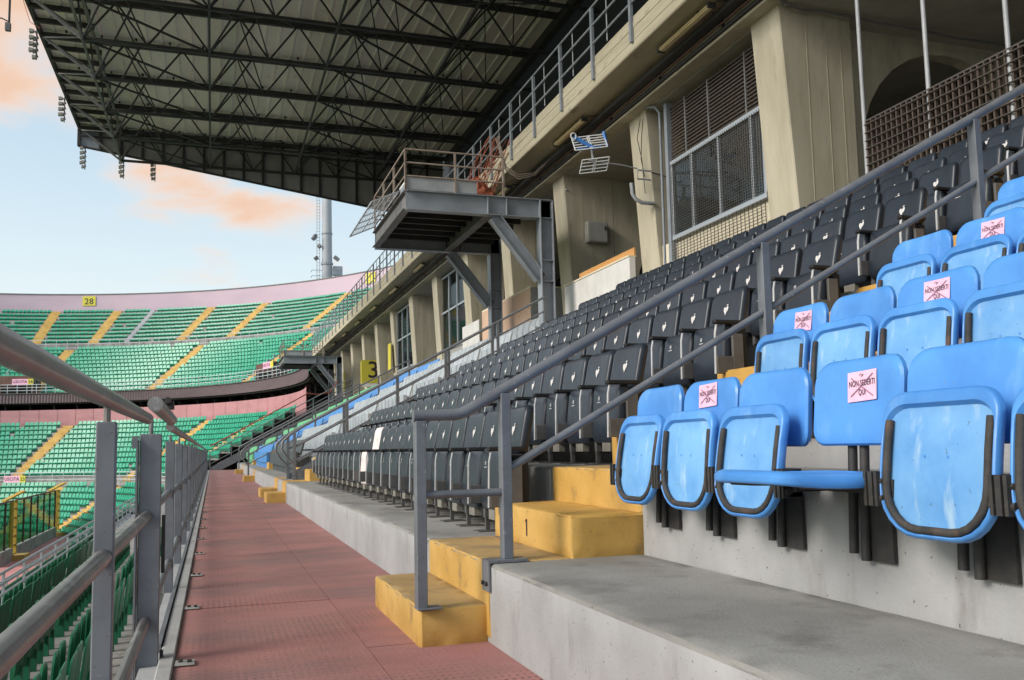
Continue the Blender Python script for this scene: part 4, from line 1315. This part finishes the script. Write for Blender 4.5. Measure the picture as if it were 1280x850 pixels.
# flood lights
def lamp_cluster(x, y, z, rows, cols, label, down=False):
    t = thing('floodlight_cluster', label, 'floodlight', (x, y, z), 'floodlights on the roof edge')
    MB().bar((0, 0, .5), (0, 0, -.27 * rows), .05).build('mast', 'grey_steel', t)
    for r_ in range(rows):
        MB().bar((0, -.36, -.27 * r_), (0, .36, -.27 * r_), .04).build('crossbar', 'grey_steel', t)
        for c in range(cols):
            yy_ = -.36 + .72 * c / max(cols - 1, 1)
            l_ = MB().prism([(-.04, -.055), (-.20, -.10), (-.19, .055), (-.04, .04)], -.10, .10).build('lamp', 'lamp_glass', t, loc=(0, yy_, -.27 * r_))
            MB().box(-.215, -.20, -.085, .085, -.09, .05).build('glass', 'lamp_glass', l_)
for x, y, z, rw_, cl, lab in ((RF - .15, 39.9, RZ - .2, 4, 2, 'floodlight cluster on the roof edge, nearest'), (RF - .15, 47.3, RZ - .2, 4, 2, 'floodlight cluster on the roof edge, middle'),
                         (RF + .3, 51.4, RZ - 1.3, 4, 2, 'floodlight cluster at the far roof corner'), (RF + 2.2, 51.6, RZ - 1.6, 4, 2, 'floodlight cluster hanging below the gable, left one'), (RF + 3.8, 51.6, RZ - 1.9, 3, 2, 'floodlight cluster hanging below the gable, right one')):
    lamp_cluster(x, y, z, rw_, cl, lab)
hc = thing('hanging_camera', 'small camera hanging on a thin pole before the roof edge', 'camera', (RF - .45, 36.3, RZ + .1))
MB().tube([(0, 0, 3), (0, 0, -1.75)], .04, 6).build('pole', 'dark_steel', hc)
MB().tube([(0, 0, -1.5), (-.25, 0, -1.38), (-.5, 0, -1.42), (-.62, 0, -1.6)], .025, 6).build('arm', 'dark_steel', hc)
MB().tube([(-.62, 0, -1.52), (-.66, 0, -1.62), (-.66, 0, -1.78)], [.08, .14, .07], 10).build('dome', 'grey_steel', hc)
MB().box(-.12, .06, -.08, .08, -1.85, -1.55).build('housing', 'grey_steel', hc)
MB().tube([(.35, 0, .5), (.45, 0, -.6), (.7, 0, -1.4), (1.05, 0, -1.6)], .012, 5).build('wire', 'cable_orange', hc)
hc.location.z += 0

# ------------------------------------------------------------------ curved end stand
CX, CY = -30.0, 75.0
def cp(th, r, z): return (CX + r * math.cos(th), CY + r * math.sin(th), z)
T0, T1 = R(-6), R(104)
def arc_strip(prof, t0=T0, t1=T1, n=70, closed=True):
    """sweep a polygon of (r, z) round the centre"""
    b = MB(); k = len(prof)
    for i in range(n + 1):
        th = t0 + (t1 - t0) * i / n
        b.v += [cp(th, r_, z) for r_, z in prof]
    for i in range(n):
        for j in range(k if closed else k - 1):
            j2 = (j + 1) % k
            b.f.append((i * k + j, i * k + j2, (i + 1) * k + j2, (i + 1) * k + j))
    return b
def steps_profile(r0, z0, dr, dz, n, zb):
    p = [(r0 - .6, z0)]
    r_, z = r0 - .6, z0
    for i in range(n):
        p.append((r_ + dr, z)) if i else p.append((r_ + .6 + dr - .6, z))
        r_ = p[-1][0]; z += dz
        if i < n - 1: p.append((r_, z))
    return p + [(r_, zb), (r0 - .6, zb)]
# tiers: (first radius, first floor z, depth, rise, rows)
UP_A = (37.9, 7.30, .80, .53, 13)
UP_B = (49.9, 15.05, .82, .60, 9)
LO_A = (27.9, -1.1, .82, .51, 11)
LO_B = (20.4, -5.75, .82, .50, 8)
end = structure('end_stand_terrace')
for tname, (r0, z0, dr, dz, n) in (('upper', UP_A), ('upper', UP_B), ('lower', LO_A), ('lower', LO_B)):
    arc_strip(steps_profile(r0, z0, dr, dz, n, z0 - .25 if tname == 'upper' else GZ - .5)).build('curved_steps', 'concrete_far', end)
arc_strip([(48.2, 13.3), (49.35, 13.3), (49.35, 14.95), (49.2, 14.95), (49.2, 13.9), (48.2, 13.6)]).build('middle_parapet', 'concrete_far', end)
arc_strip([(26.4, -3.0), (27.3, -3.0), (27.3, -1.5), (27.1, -1.5), (27.1, -2.2), (26.4, -2.2)]).build('middle_parapet', 'concrete_far', end)
pw = thing('upper_end_wall', 'pale lilac wall along the top of the curved stand', 'wall', cp(R(60), 57.5, 20))
o = arc_strip([(57.3, 19.5), (57.7, 19.5), (57.7, 22.6), (57.3, 22.6)]); b0 = Vector(cp(R(60), 57.5, 20))
o.v = [tuple(Vector(v) - b0) for v in o.v]; o.build('wall_body', 'lilac_wall', pw)
o = arc_strip([(57.22, 22.6), (57.8, 22.6), (57.8, 22.72), (57.22, 22.72)]); o.v = [tuple(Vector(v) - b0) for v in o.v]; o.build('coping', 'grey_steel', pw)
pk = thing('lower_end_wall', 'pink painted wall behind the lower curved rows', 'wall', cp(R(60), 37.2, 5)); b0 = Vector(cp(R(60), 37.2, 5))
npan = 34
for i in range(npan):
    a, b = T0 + (T1 - T0) * i / npan, T0 + (T1 - T0) * (i + 1) / npan
    o = arc_strip([(37.1, 4.0), (37.35, 4.0), (37.35, 6.1), (37.1, 6.1)], a + .0006, b - .0006, 3)
    o.v = [tuple(Vector(v) - b0) for v in o.v]; o.build('wall_panel', 'pink_wall', pk)
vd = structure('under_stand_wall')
arc_strip([(45.5, 3.5), (45.8, 3.5), (45.8, 8), (45.5, 8)]).build('back_face', 'void_shade', vd)
arc_strip([(37.3, 5.2), (45.6, 5.2), (45.6, 5.0), (37.3, 5.0)]).build('gangway', 'void_shade', vd)
# steel ribs, and cream panels that paint light in openings, under the upper tier
for i in range(26):
    th = R(2 + 4 * i)
    beam('rib', cp(th, 38.0, 6.7), cp(th, 43.5, 5.1), .12, .3, 'dark_steel', vd)
    beam('rib', cp(th, 38.2, 5.0), cp(th, 38.2, 7.0), .12, .12, 'dark_steel', vd)
for th in (52.5, 55.0, 56.5, 27.0):
    w = .9 if th in (55.0, 52.5) else .25
    o = arc_strip([(44.9, 5.2), (45.0, 5.2), (45.0, 6.5), (44.9, 6.5)], R(th - w), R(th + w * .6), 3)
    o.build('painted_light_panel', 'cream_wall', vd)
fa = thing('fascia', 'dark purple brown corrugated fascia of the curved upper stand', 'fascia', cp(R(60), 37.2, 7)); b0 = Vector(cp(R(60), 37.2, 7))
b = MB(); n = 420
for i in range(n + 1):
    th = T0 + (T1 - T0) * i / n
    rr = 37.2 + (.0 if i % 2 else .07)
    b.v += [tuple(Vector(cp(th, rr, z)) - b0) for z in (6.9, 7.95)]
for i in range(n):
    b.f.append((2 * i, 2 * i + 2, 2 * i + 3, 2 * i + 1))
b.build('corrugated_sheet', 'fascia_metal', fa)
o = arc_strip([(37.1, 7.95), (37.9, 7.95), (37.9, 8.0), (37.1, 8.0)]); o.v = [tuple(Vector(v) - b0) for v in o.v]; o.build('cap', 'grey_steel', fa)
o = arc_strip([(37.4, 6.75), (38.0, 6.75), (38.0, 7.2), (37.4, 7.2)]); o.v = [tuple(Vector(v) - b0) for v in o.v]; o.build('edge_girder', 'void_shade', fa)

# railings of the curved stand
def arc_rail(r_, z, h, label, t0, t1, gap_m, nrail=3, m='rail_far'):
    t = thing('end_stand_railing', label, 'railing', cp((t0 + t1) / 2, r_, z)); b0 = Vector(cp((t0 + t1) / 2, r_, z))
    n = int((t1 - t0) * r_ / gap_m)
    for q in range(nrail):
        zz = z + h * (q + 1) / nrail
        pts = [Vector(cp(t0 + (t1 - t0) * i / 40, r_, zz)) - b0 for i in range(41)]
        MB().tube(pts, .035, 5).build('rail', m, t)
    for i in range(n + 1):
        th = t0 + (t1 - t0) * i / n
        beam('post', Vector(cp(th, r_, z)) - b0, Vector(cp(th, r_, z + h)) - b0, .06, .06, m, t)
arc_rail(37.4, 8.0, 1.0, 'grey railing above the dark fascia of the curved stand', R(0), R(95), 1.05)
arc_rail(48.9, 13.9, 1.5, 'grey railing below the top block of the curved stand', R(0), R(95), 1.3)
arc_rail(27.0, -1.6, 1.0, 'grey railing across the middle of the lower curved stand', R(0), R(95), 1.3)

# aisles and seats
AIS_A = [12.0, 31.6, 52.8, 74.0, 94]
AIS_B = [20.0, 36.1, 50.0, 58.3, 66.8, 71.7, 79.8]
AIS_LA = [15.6, 34.7, 65.4, 84.0]
AIS_LB = [33.0, 52.0, 68.0, 84.0]
def aisle(th, tier, label, w=1.2, m='yellow_far'):
    r0, z0, dr, dz, n = tier
    t = thing('end_stand_stairs', label, 'stairs', cp(R(th), r0, z0), 'yellow stairs in the curved stand'); b0 = Vector(cp(R(th), r0, z0))
    ex, ey = Vector((math.cos(R(th)), math.sin(R(th)), 0)), Vector((-math.sin(R(th)), math.cos(R(th)), 0))
    for i in range(n):
        for h in (0, 1):
            a, c = r0 + dr * i - .62 + h * dr / 2, z0 + dz * i + .02 + h * dz / 2
            b = MB(); 
            for rr in (a, a + dr * .55):
                for s in (-w / 2, w / 2):
                    for z in (c - dz * .75, c):
                        b.v.append(tuple(Vector((CX, CY, 0)) + ex * rr + ey * s + Vector((0, 0, z)) - b0))
            b.f += [(0, 1, 3, 2), (4, 6, 7, 5), (0, 4, 5, 1), (2, 3, 7, 6), (1, 5, 7, 3), (0, 2, 6, 4)]
            b.build('step', m, t)
for tier, lst, nm in ((UP_A, AIS_A, 'lower block of the upper'), (UP_B, AIS_B, 'top block of the upper'), (LO_A, AIS_LA, 'upper block of the lower'), (LO_B, AIS_LB, 'bottom block of the lower')):
    for i, th in enumerate(lst):
        aisle(th, tier, (f'yellow stairs in the {nm} curved stand, {ORD[i]} from the near side' if th != 66.8 else 'narrow grey stairs in the top block of the upper curved stand'), m='yellow_far' if not (tier is UP_B and th == 66.8) else 'tower_grey', w=1.2 if not (tier is UP_B and th == 66.8) else .6)

HT = .75
SEAT_V = [(-.18, -.2, .42), (-.18, .2, .42), (.16, .2, .40), (.16, -.2, .40), (-.18, -.2, .36), (-.18, .2, .36), (.16, .2, .10), (.16, -.2, .10),
          (.15, -.2, .40), (.15, .2, .40), (.24, .19, HT), (.24, -.19, HT), (.20, -.2, .36), (.20, .2, .36), (.28, .19, HT), (.28, -.19, HT)]
SEAT_F = [(0, 1, 2, 3), (4, 5, 1, 0), (4, 0, 3, 7), (1, 5, 6, 2), (4, 7, 6, 5), (8, 9, 10, 11), (11, 10, 14, 15), (8, 11, 15, 12), (9, 13, 14, 10), (12, 15, 14, 13)]
me_far_seat = MB().add(SEAT_V, SEAT_F).mesh('green_seat', 'green_far')
near_list = []
def fill(tier, ais, tmin, tmax, wgap=.78, sp=.5):
    r0, z0, dr, dz, n = tier
    b = MB()
    for i in range(n):
        rr, z = r0 + dr * i, z0 + dz * i
        m_ = int((R(tmax) - R(tmin)) * rr / sp)
        for j in range(m_):
            th = R(tmin) + j * sp / rr
            if any(abs(th - R(a)) * rr < (wgap if a != 66.8 else .5) for a in ais): continue
            if (i, j) and random.random() < .006: continue
            c, s = math.cos(th), math.sin(th)
            yield i, j, rr, z, th, c, s
def fill_stuff(name, tier, ais, tmin, tmax, skip=None, zs=1.0):
    b = MB()
    for i, j, rr, z, th, c, s in fill(tier, ais, tmin, tmax):
        if skip and skip(i, th):
            near_list.append((name, i, rr, z, th)); continue
        dz_ = random.uniform(-.02, .02)
        V = [(CX + (rr + x) * c - y * s, CY + (rr + x) * s + y * c, z + zz * zs + dz_) for x, y, zz in SEAT_V]
        b.add(V, SEAT_F)
    me = bpy.data.meshes.new(name); me.from_pydata(b.v, [], b.f); me.materials.append(M['green_far'])
    return link(name, me)
o = fill_stuff('green_seating', UP_A, AIS_A, -4, 96); tag(o, 'green seats filling the lower block of the upper curved stand', 'seating', kind='stuff')
o = fill_stuff('green_seating', UP_B, AIS_B, -4, 96, zs=.80); tag(o, 'green seats filling the top block of the upper curved stand', 'seating', kind='stuff')
o = fill_stuff('green_seating', LO_A, AIS_LA, -4, 96); tag(o, 'green seats filling the upper block of the lower curved stand', 'seating', kind='stuff')
o = fill_stuff('green_seating', LO_B, AIS_LB, -4, 96, skip=lambda i, th: 5 <= i <= 7 and R(48) < th < R(84)); tag(o, 'green seats filling the bottom block of the lower curved stand', 'seating', kind='stuff')
from collections import defaultdict
cnt = defaultdict(int)
for name, i, rr, z, th in near_list:
    o = link('far_green_chair', me_far_seat, None, cp(th, rr, z)); o.rotation_euler = (0, 0, th)
    tag(o, f'bright green seat low in the far curved stand, {ORD[7 - i]} row below the railing, {ORD[cnt[i]]} along', 'seat', 'far green seats below the middle railing')
    cnt[i] += 1
# rows of green seats between the lower railing and the pink path
b = MB()
for r_ in range(4):
    y = 8.0
    while y < 74:
        x, z = -6.3 - .6 * r_, -3.75 - .4 * r_
        b.add([(x + vx * 1.0, y + vy, z + vz) for vx, vy, vz in SEAT_V], SEAT_F); y += .5
me = bpy.data.meshes.new('green_seating'); me.from_pydata(b.v, [], b.f); me.materials.append(M['green_plastic'])
o = link('green_seating', me); tag(o, 'dark green seats between the lower railing and the pink path', 'seating', kind='stuff')

# ------------------------------------------------------------------ exits, signs, mast, pitch barrier, lower railings
def exit_sign(th, r_, z, num, label):
    t = thing('exit_sign', label, 'sign', cp(R(th), r_, z))
    t.rotation_euler = (0, 0, R(th))
    MB().box(0, .05, -.55, 1.15, -.35, .35).build('pink_panel', 'sign_pink', t)
    MB().box(-.005, .05, -1.15, -.55, -.35, .35).build('yellow_panel', 'sign_yellow', t)
    # seen from the centre of the stand: left is +y of the local frame
    link('lettering', text_mesh('USCITA', .44, 'ink'), t, matrix=face_matrix((-.02, .3, .03), (0, -1, 0), (0, 0, 1)))
    if num: link('lettering', text_mesh(num, .46, 'ink'), t, matrix=face_matrix((-.02, -.85, 0), (0, -1, 0), (0, 0, 1)))
def vomitory(th, r_, z, w, h, label, m='brown_wood'):
    t = thing('exit_opening', label, 'exit', cp(R(th), r_, z)); t.rotation_euler = (0, 0, R(th))
    MB().box(0, 2.0, -w / 2, w / 2, 0, h).build('surround', m, t)
    MB().box(-.02, .0, -w / 2 + .2, w / 2 - .2, 0, h * .42).build('opening_shade', 'void_shade', t)  # thin dark panel paints the shade of the opening on the solid surround
    for s in (-1, 1):
        beam('handrail', (0 - .2, s * w / 2, 1.0), (2.2, s * w / 2, h + 1.0), .06, .06, 'rail_metal', t)
        for q in range(4):
            beam('rail_post', (-.2 + .7 * q, s * w / 2, .1 + .5 * q), (-.2 + .7 * q, s * w / 2, 1.0 + .6 * q), .06, .06, 'rail_metal', t)
    beam('handrail', (2.2, -w / 2, h + .9), (2.2, w / 2, h + .9), .06, .06, 'rail_metal', t)
vomitory(76.0, 37.6, 8.0, 3.6, 2.0, 'brown exit opening in the upper stand by the pink exit sign')
exit_sign(74.9, 37.5, 9.3, '28', 'pink and yellow exit sign on the upper curved stand')
vomitory(22.5, 37.6, 8.0, 4.0, 1.6, 'brown exit opening above the fascia near the far platform')
exit_sign(21.2, 37.5, 9.3, '', 'pink and yellow exit sign near the far platform')
vomitory(62.8, 26.0, -4.1, 3.4, 1.9, 'dark exit opening in the lower stand under the exit sign', 'concrete_far')
exit_sign(63.9, 26.4, -1.2, '23', 'pink and yellow exit sign on the lower curved stand')
nb = thing('sector_sign', 'yellow sector sign with black twenty-eight on the lilac wall', 'sign', cp(R(75.9), 57.2, 21.75)); nb.rotation_euler = (0, 0, R(75.9))
MB().box(0, .05, -.85, .85, -.65, .65).build('panel', 'sign_yellow', nb)
link('lettering', text_mesh('28', 1.15, 'ink'), nb, matrix=face_matrix((-.02, 0, -.1), (0, -1, 0), (0, 0, 1)))
nb = thing('sector_sign', 'yellow sector sign on the lilac wall behind the balcony railing', 'sign', cp(R(33.1), 57.2, 21.75)); nb.rotation_euler = (0, 0, R(33.1))
MB().box(0, .05, -.85, .85, -.65, .65).build('panel', 'sign_yellow', nb)

ms = thing('light_mast', 'tall grey lighting mast behind the curved stand', 'mast', (15.1, 126, 15))
MB().tube([(0, 0, -20), (0, 0, 13.0), (0, 0, 26)], [.8, .72, .62], 16).build('shaft', 'tower_grey', ms, smooth=40)
MB().tube([(0, 0, 12.2), (0, 0, 12.5)], .86, 16).build('collar', 'steel_blue', ms)
MB().tube([(0, 0, 16.6), (0, 0, 16.8)], .78, 16).build('collar', 'steel_blue', ms)
ld = MB()
for s in (-1.45, -1.05):
    ld.bar((s, -.2, 10), (s, -.2, 26), .07)
z = 10.2
while z < 26:
    ld.bar((-1.45, -.2, z), (-1.05, -.2, z), .05); z += .45
ld.build('ladder', 'tower_grey', ms)
MB().box(.8, 2.1, -.6, .4, 10.7, 12.0).build('cabinet', 'steel_blue', ms, bevel=.05)
for p, q in (((-1.6, -.2, 16.4), (-2.0, -.4, 15.7)), ((-1.2, -.2, 15.0), (-1.0, -.3, 14.6)), ((-1.4, -.2, 13.2), (-1.7, -.3, 12.9)), ((1.0, -.2, 13.4), (1.6, -.3, 12.9))):
    MB().bar(p, q, .5).build('lamp', 'grey_steel', ms)
for z in (9.6, 10.4, 11.2):
    MB().bar((-2.2, -.9, z), (-.8, -.9, z), .07).bar((-2.2, .6, z), (-2.2, -.9, z), .07).build('platform_rail', 'tower_grey', ms)
MB().box(-2.2, -.7, -.9, .6, 9.4, 9.5).build('service_platform', 'grey_steel', ms)

# glass pitch barrier with yellow gates
GX = -12.55
for sec, (ya, yb, lab) in enumerate(((63.0, 66.8, 'glass pitch barrier section left of the near yellow gate'), (68.2, 84.0, 'long glass pitch barrier between the two yellow gates'))):
    t = thing('pitch_barrier', lab, 'barrier', (GX, ya, GZ))
    MB().box(-.15, .15, 0, yb - ya, 0, .85).build('base_wall', 'concrete_far', t)
    n = max(2, int((yb - ya) / 2.6))
    for i in range(n + 1):
        y = (yb - ya) * i / n
        MB().box(-.06, .06, y - .05, y + .05, .85, 3.9).build('post', 'brown_wood', t)
        if i < n:
            MB().box(-.015, .015, y + .05, y + (yb - ya) / n - .05, .9, 3.8).build('glass_panel', 'barrier_glass', t)
    MB().box(-.06, .06, 0, yb - ya, 3.84, 3.94).build('top_rail', 'brown_wood', t)
for y, lab in ((67.4, 'yellow steel gate post frame in the pitch barrier, nearer'), (85.0, 'yellow steel gate post frame in the pitch barrier, farther')):
    t = thing('pitch_gate', lab, 'gate', (GX, y, GZ))
    for s in (-.6, .6):
        MB().box(-.12, .12, s - .12, s + .12, 0, 3.9).build('post', 'gate_yellow', t)
    for z in (.3, .9, 1.5, 2.1, 2.7, 3.3, 3.8):
        MB().box(-.06, .06, -.55, .55, z, z + .12).build('bar', 'gate_yellow', t)
    MB().bar((-.5, -.6, 3.9), (.5, .3, 4.5), .5, .1).build('top_plate', 'gate_yellow', t)
    MB().box(-.5, .9, -.9, .9, 0, .35).build('step_block', 'yellow_far', t)
gt = thing('open_gate_frame', 'thin yellow gate frame standing beyond the pitch barrier', 'gate', (-10.2, 90.2, GZ))
for x in (0, 1.9):
    MB().box(x - .06, x + .06, -.06, .06, 0, 4.0).build('post', 'gate_yellow', gt)
MB().box(0, 1.9, -.05, .05, 3.9, 4.0).build('top_bar', 'gate_yellow', gt)

# railings of the lower stand on our side
def long_rail(x, z, h, ya, yb, nr, label, gap=1.9, m='rail_metal', r_=.035):
    t = thing('lower_railing', label, 'railing', (x, ya, z))
    for q in range(nr):
        beam('rail', (0, 0, h * (q + 1) / nr), (0, yb - ya, h * (q + 1) / nr), 2 * r_, 2 * r_, m, t, round_=True)
    n = int((yb - ya) / gap)
    for i in range(n + 1):
        beam('post', (0, gap * i, 0), (0, gap * i, h), .07, .07, m, t)
long_rail(-5.5, -3.42, 1.22, 14, 74, 4, 'grey railing with four bars below the fence', 2.9, r_=.045)
long_rail(-8.1, -5.4, 1.35, 14, 88, 4, 'grey railing beside the pink path', 2.2)
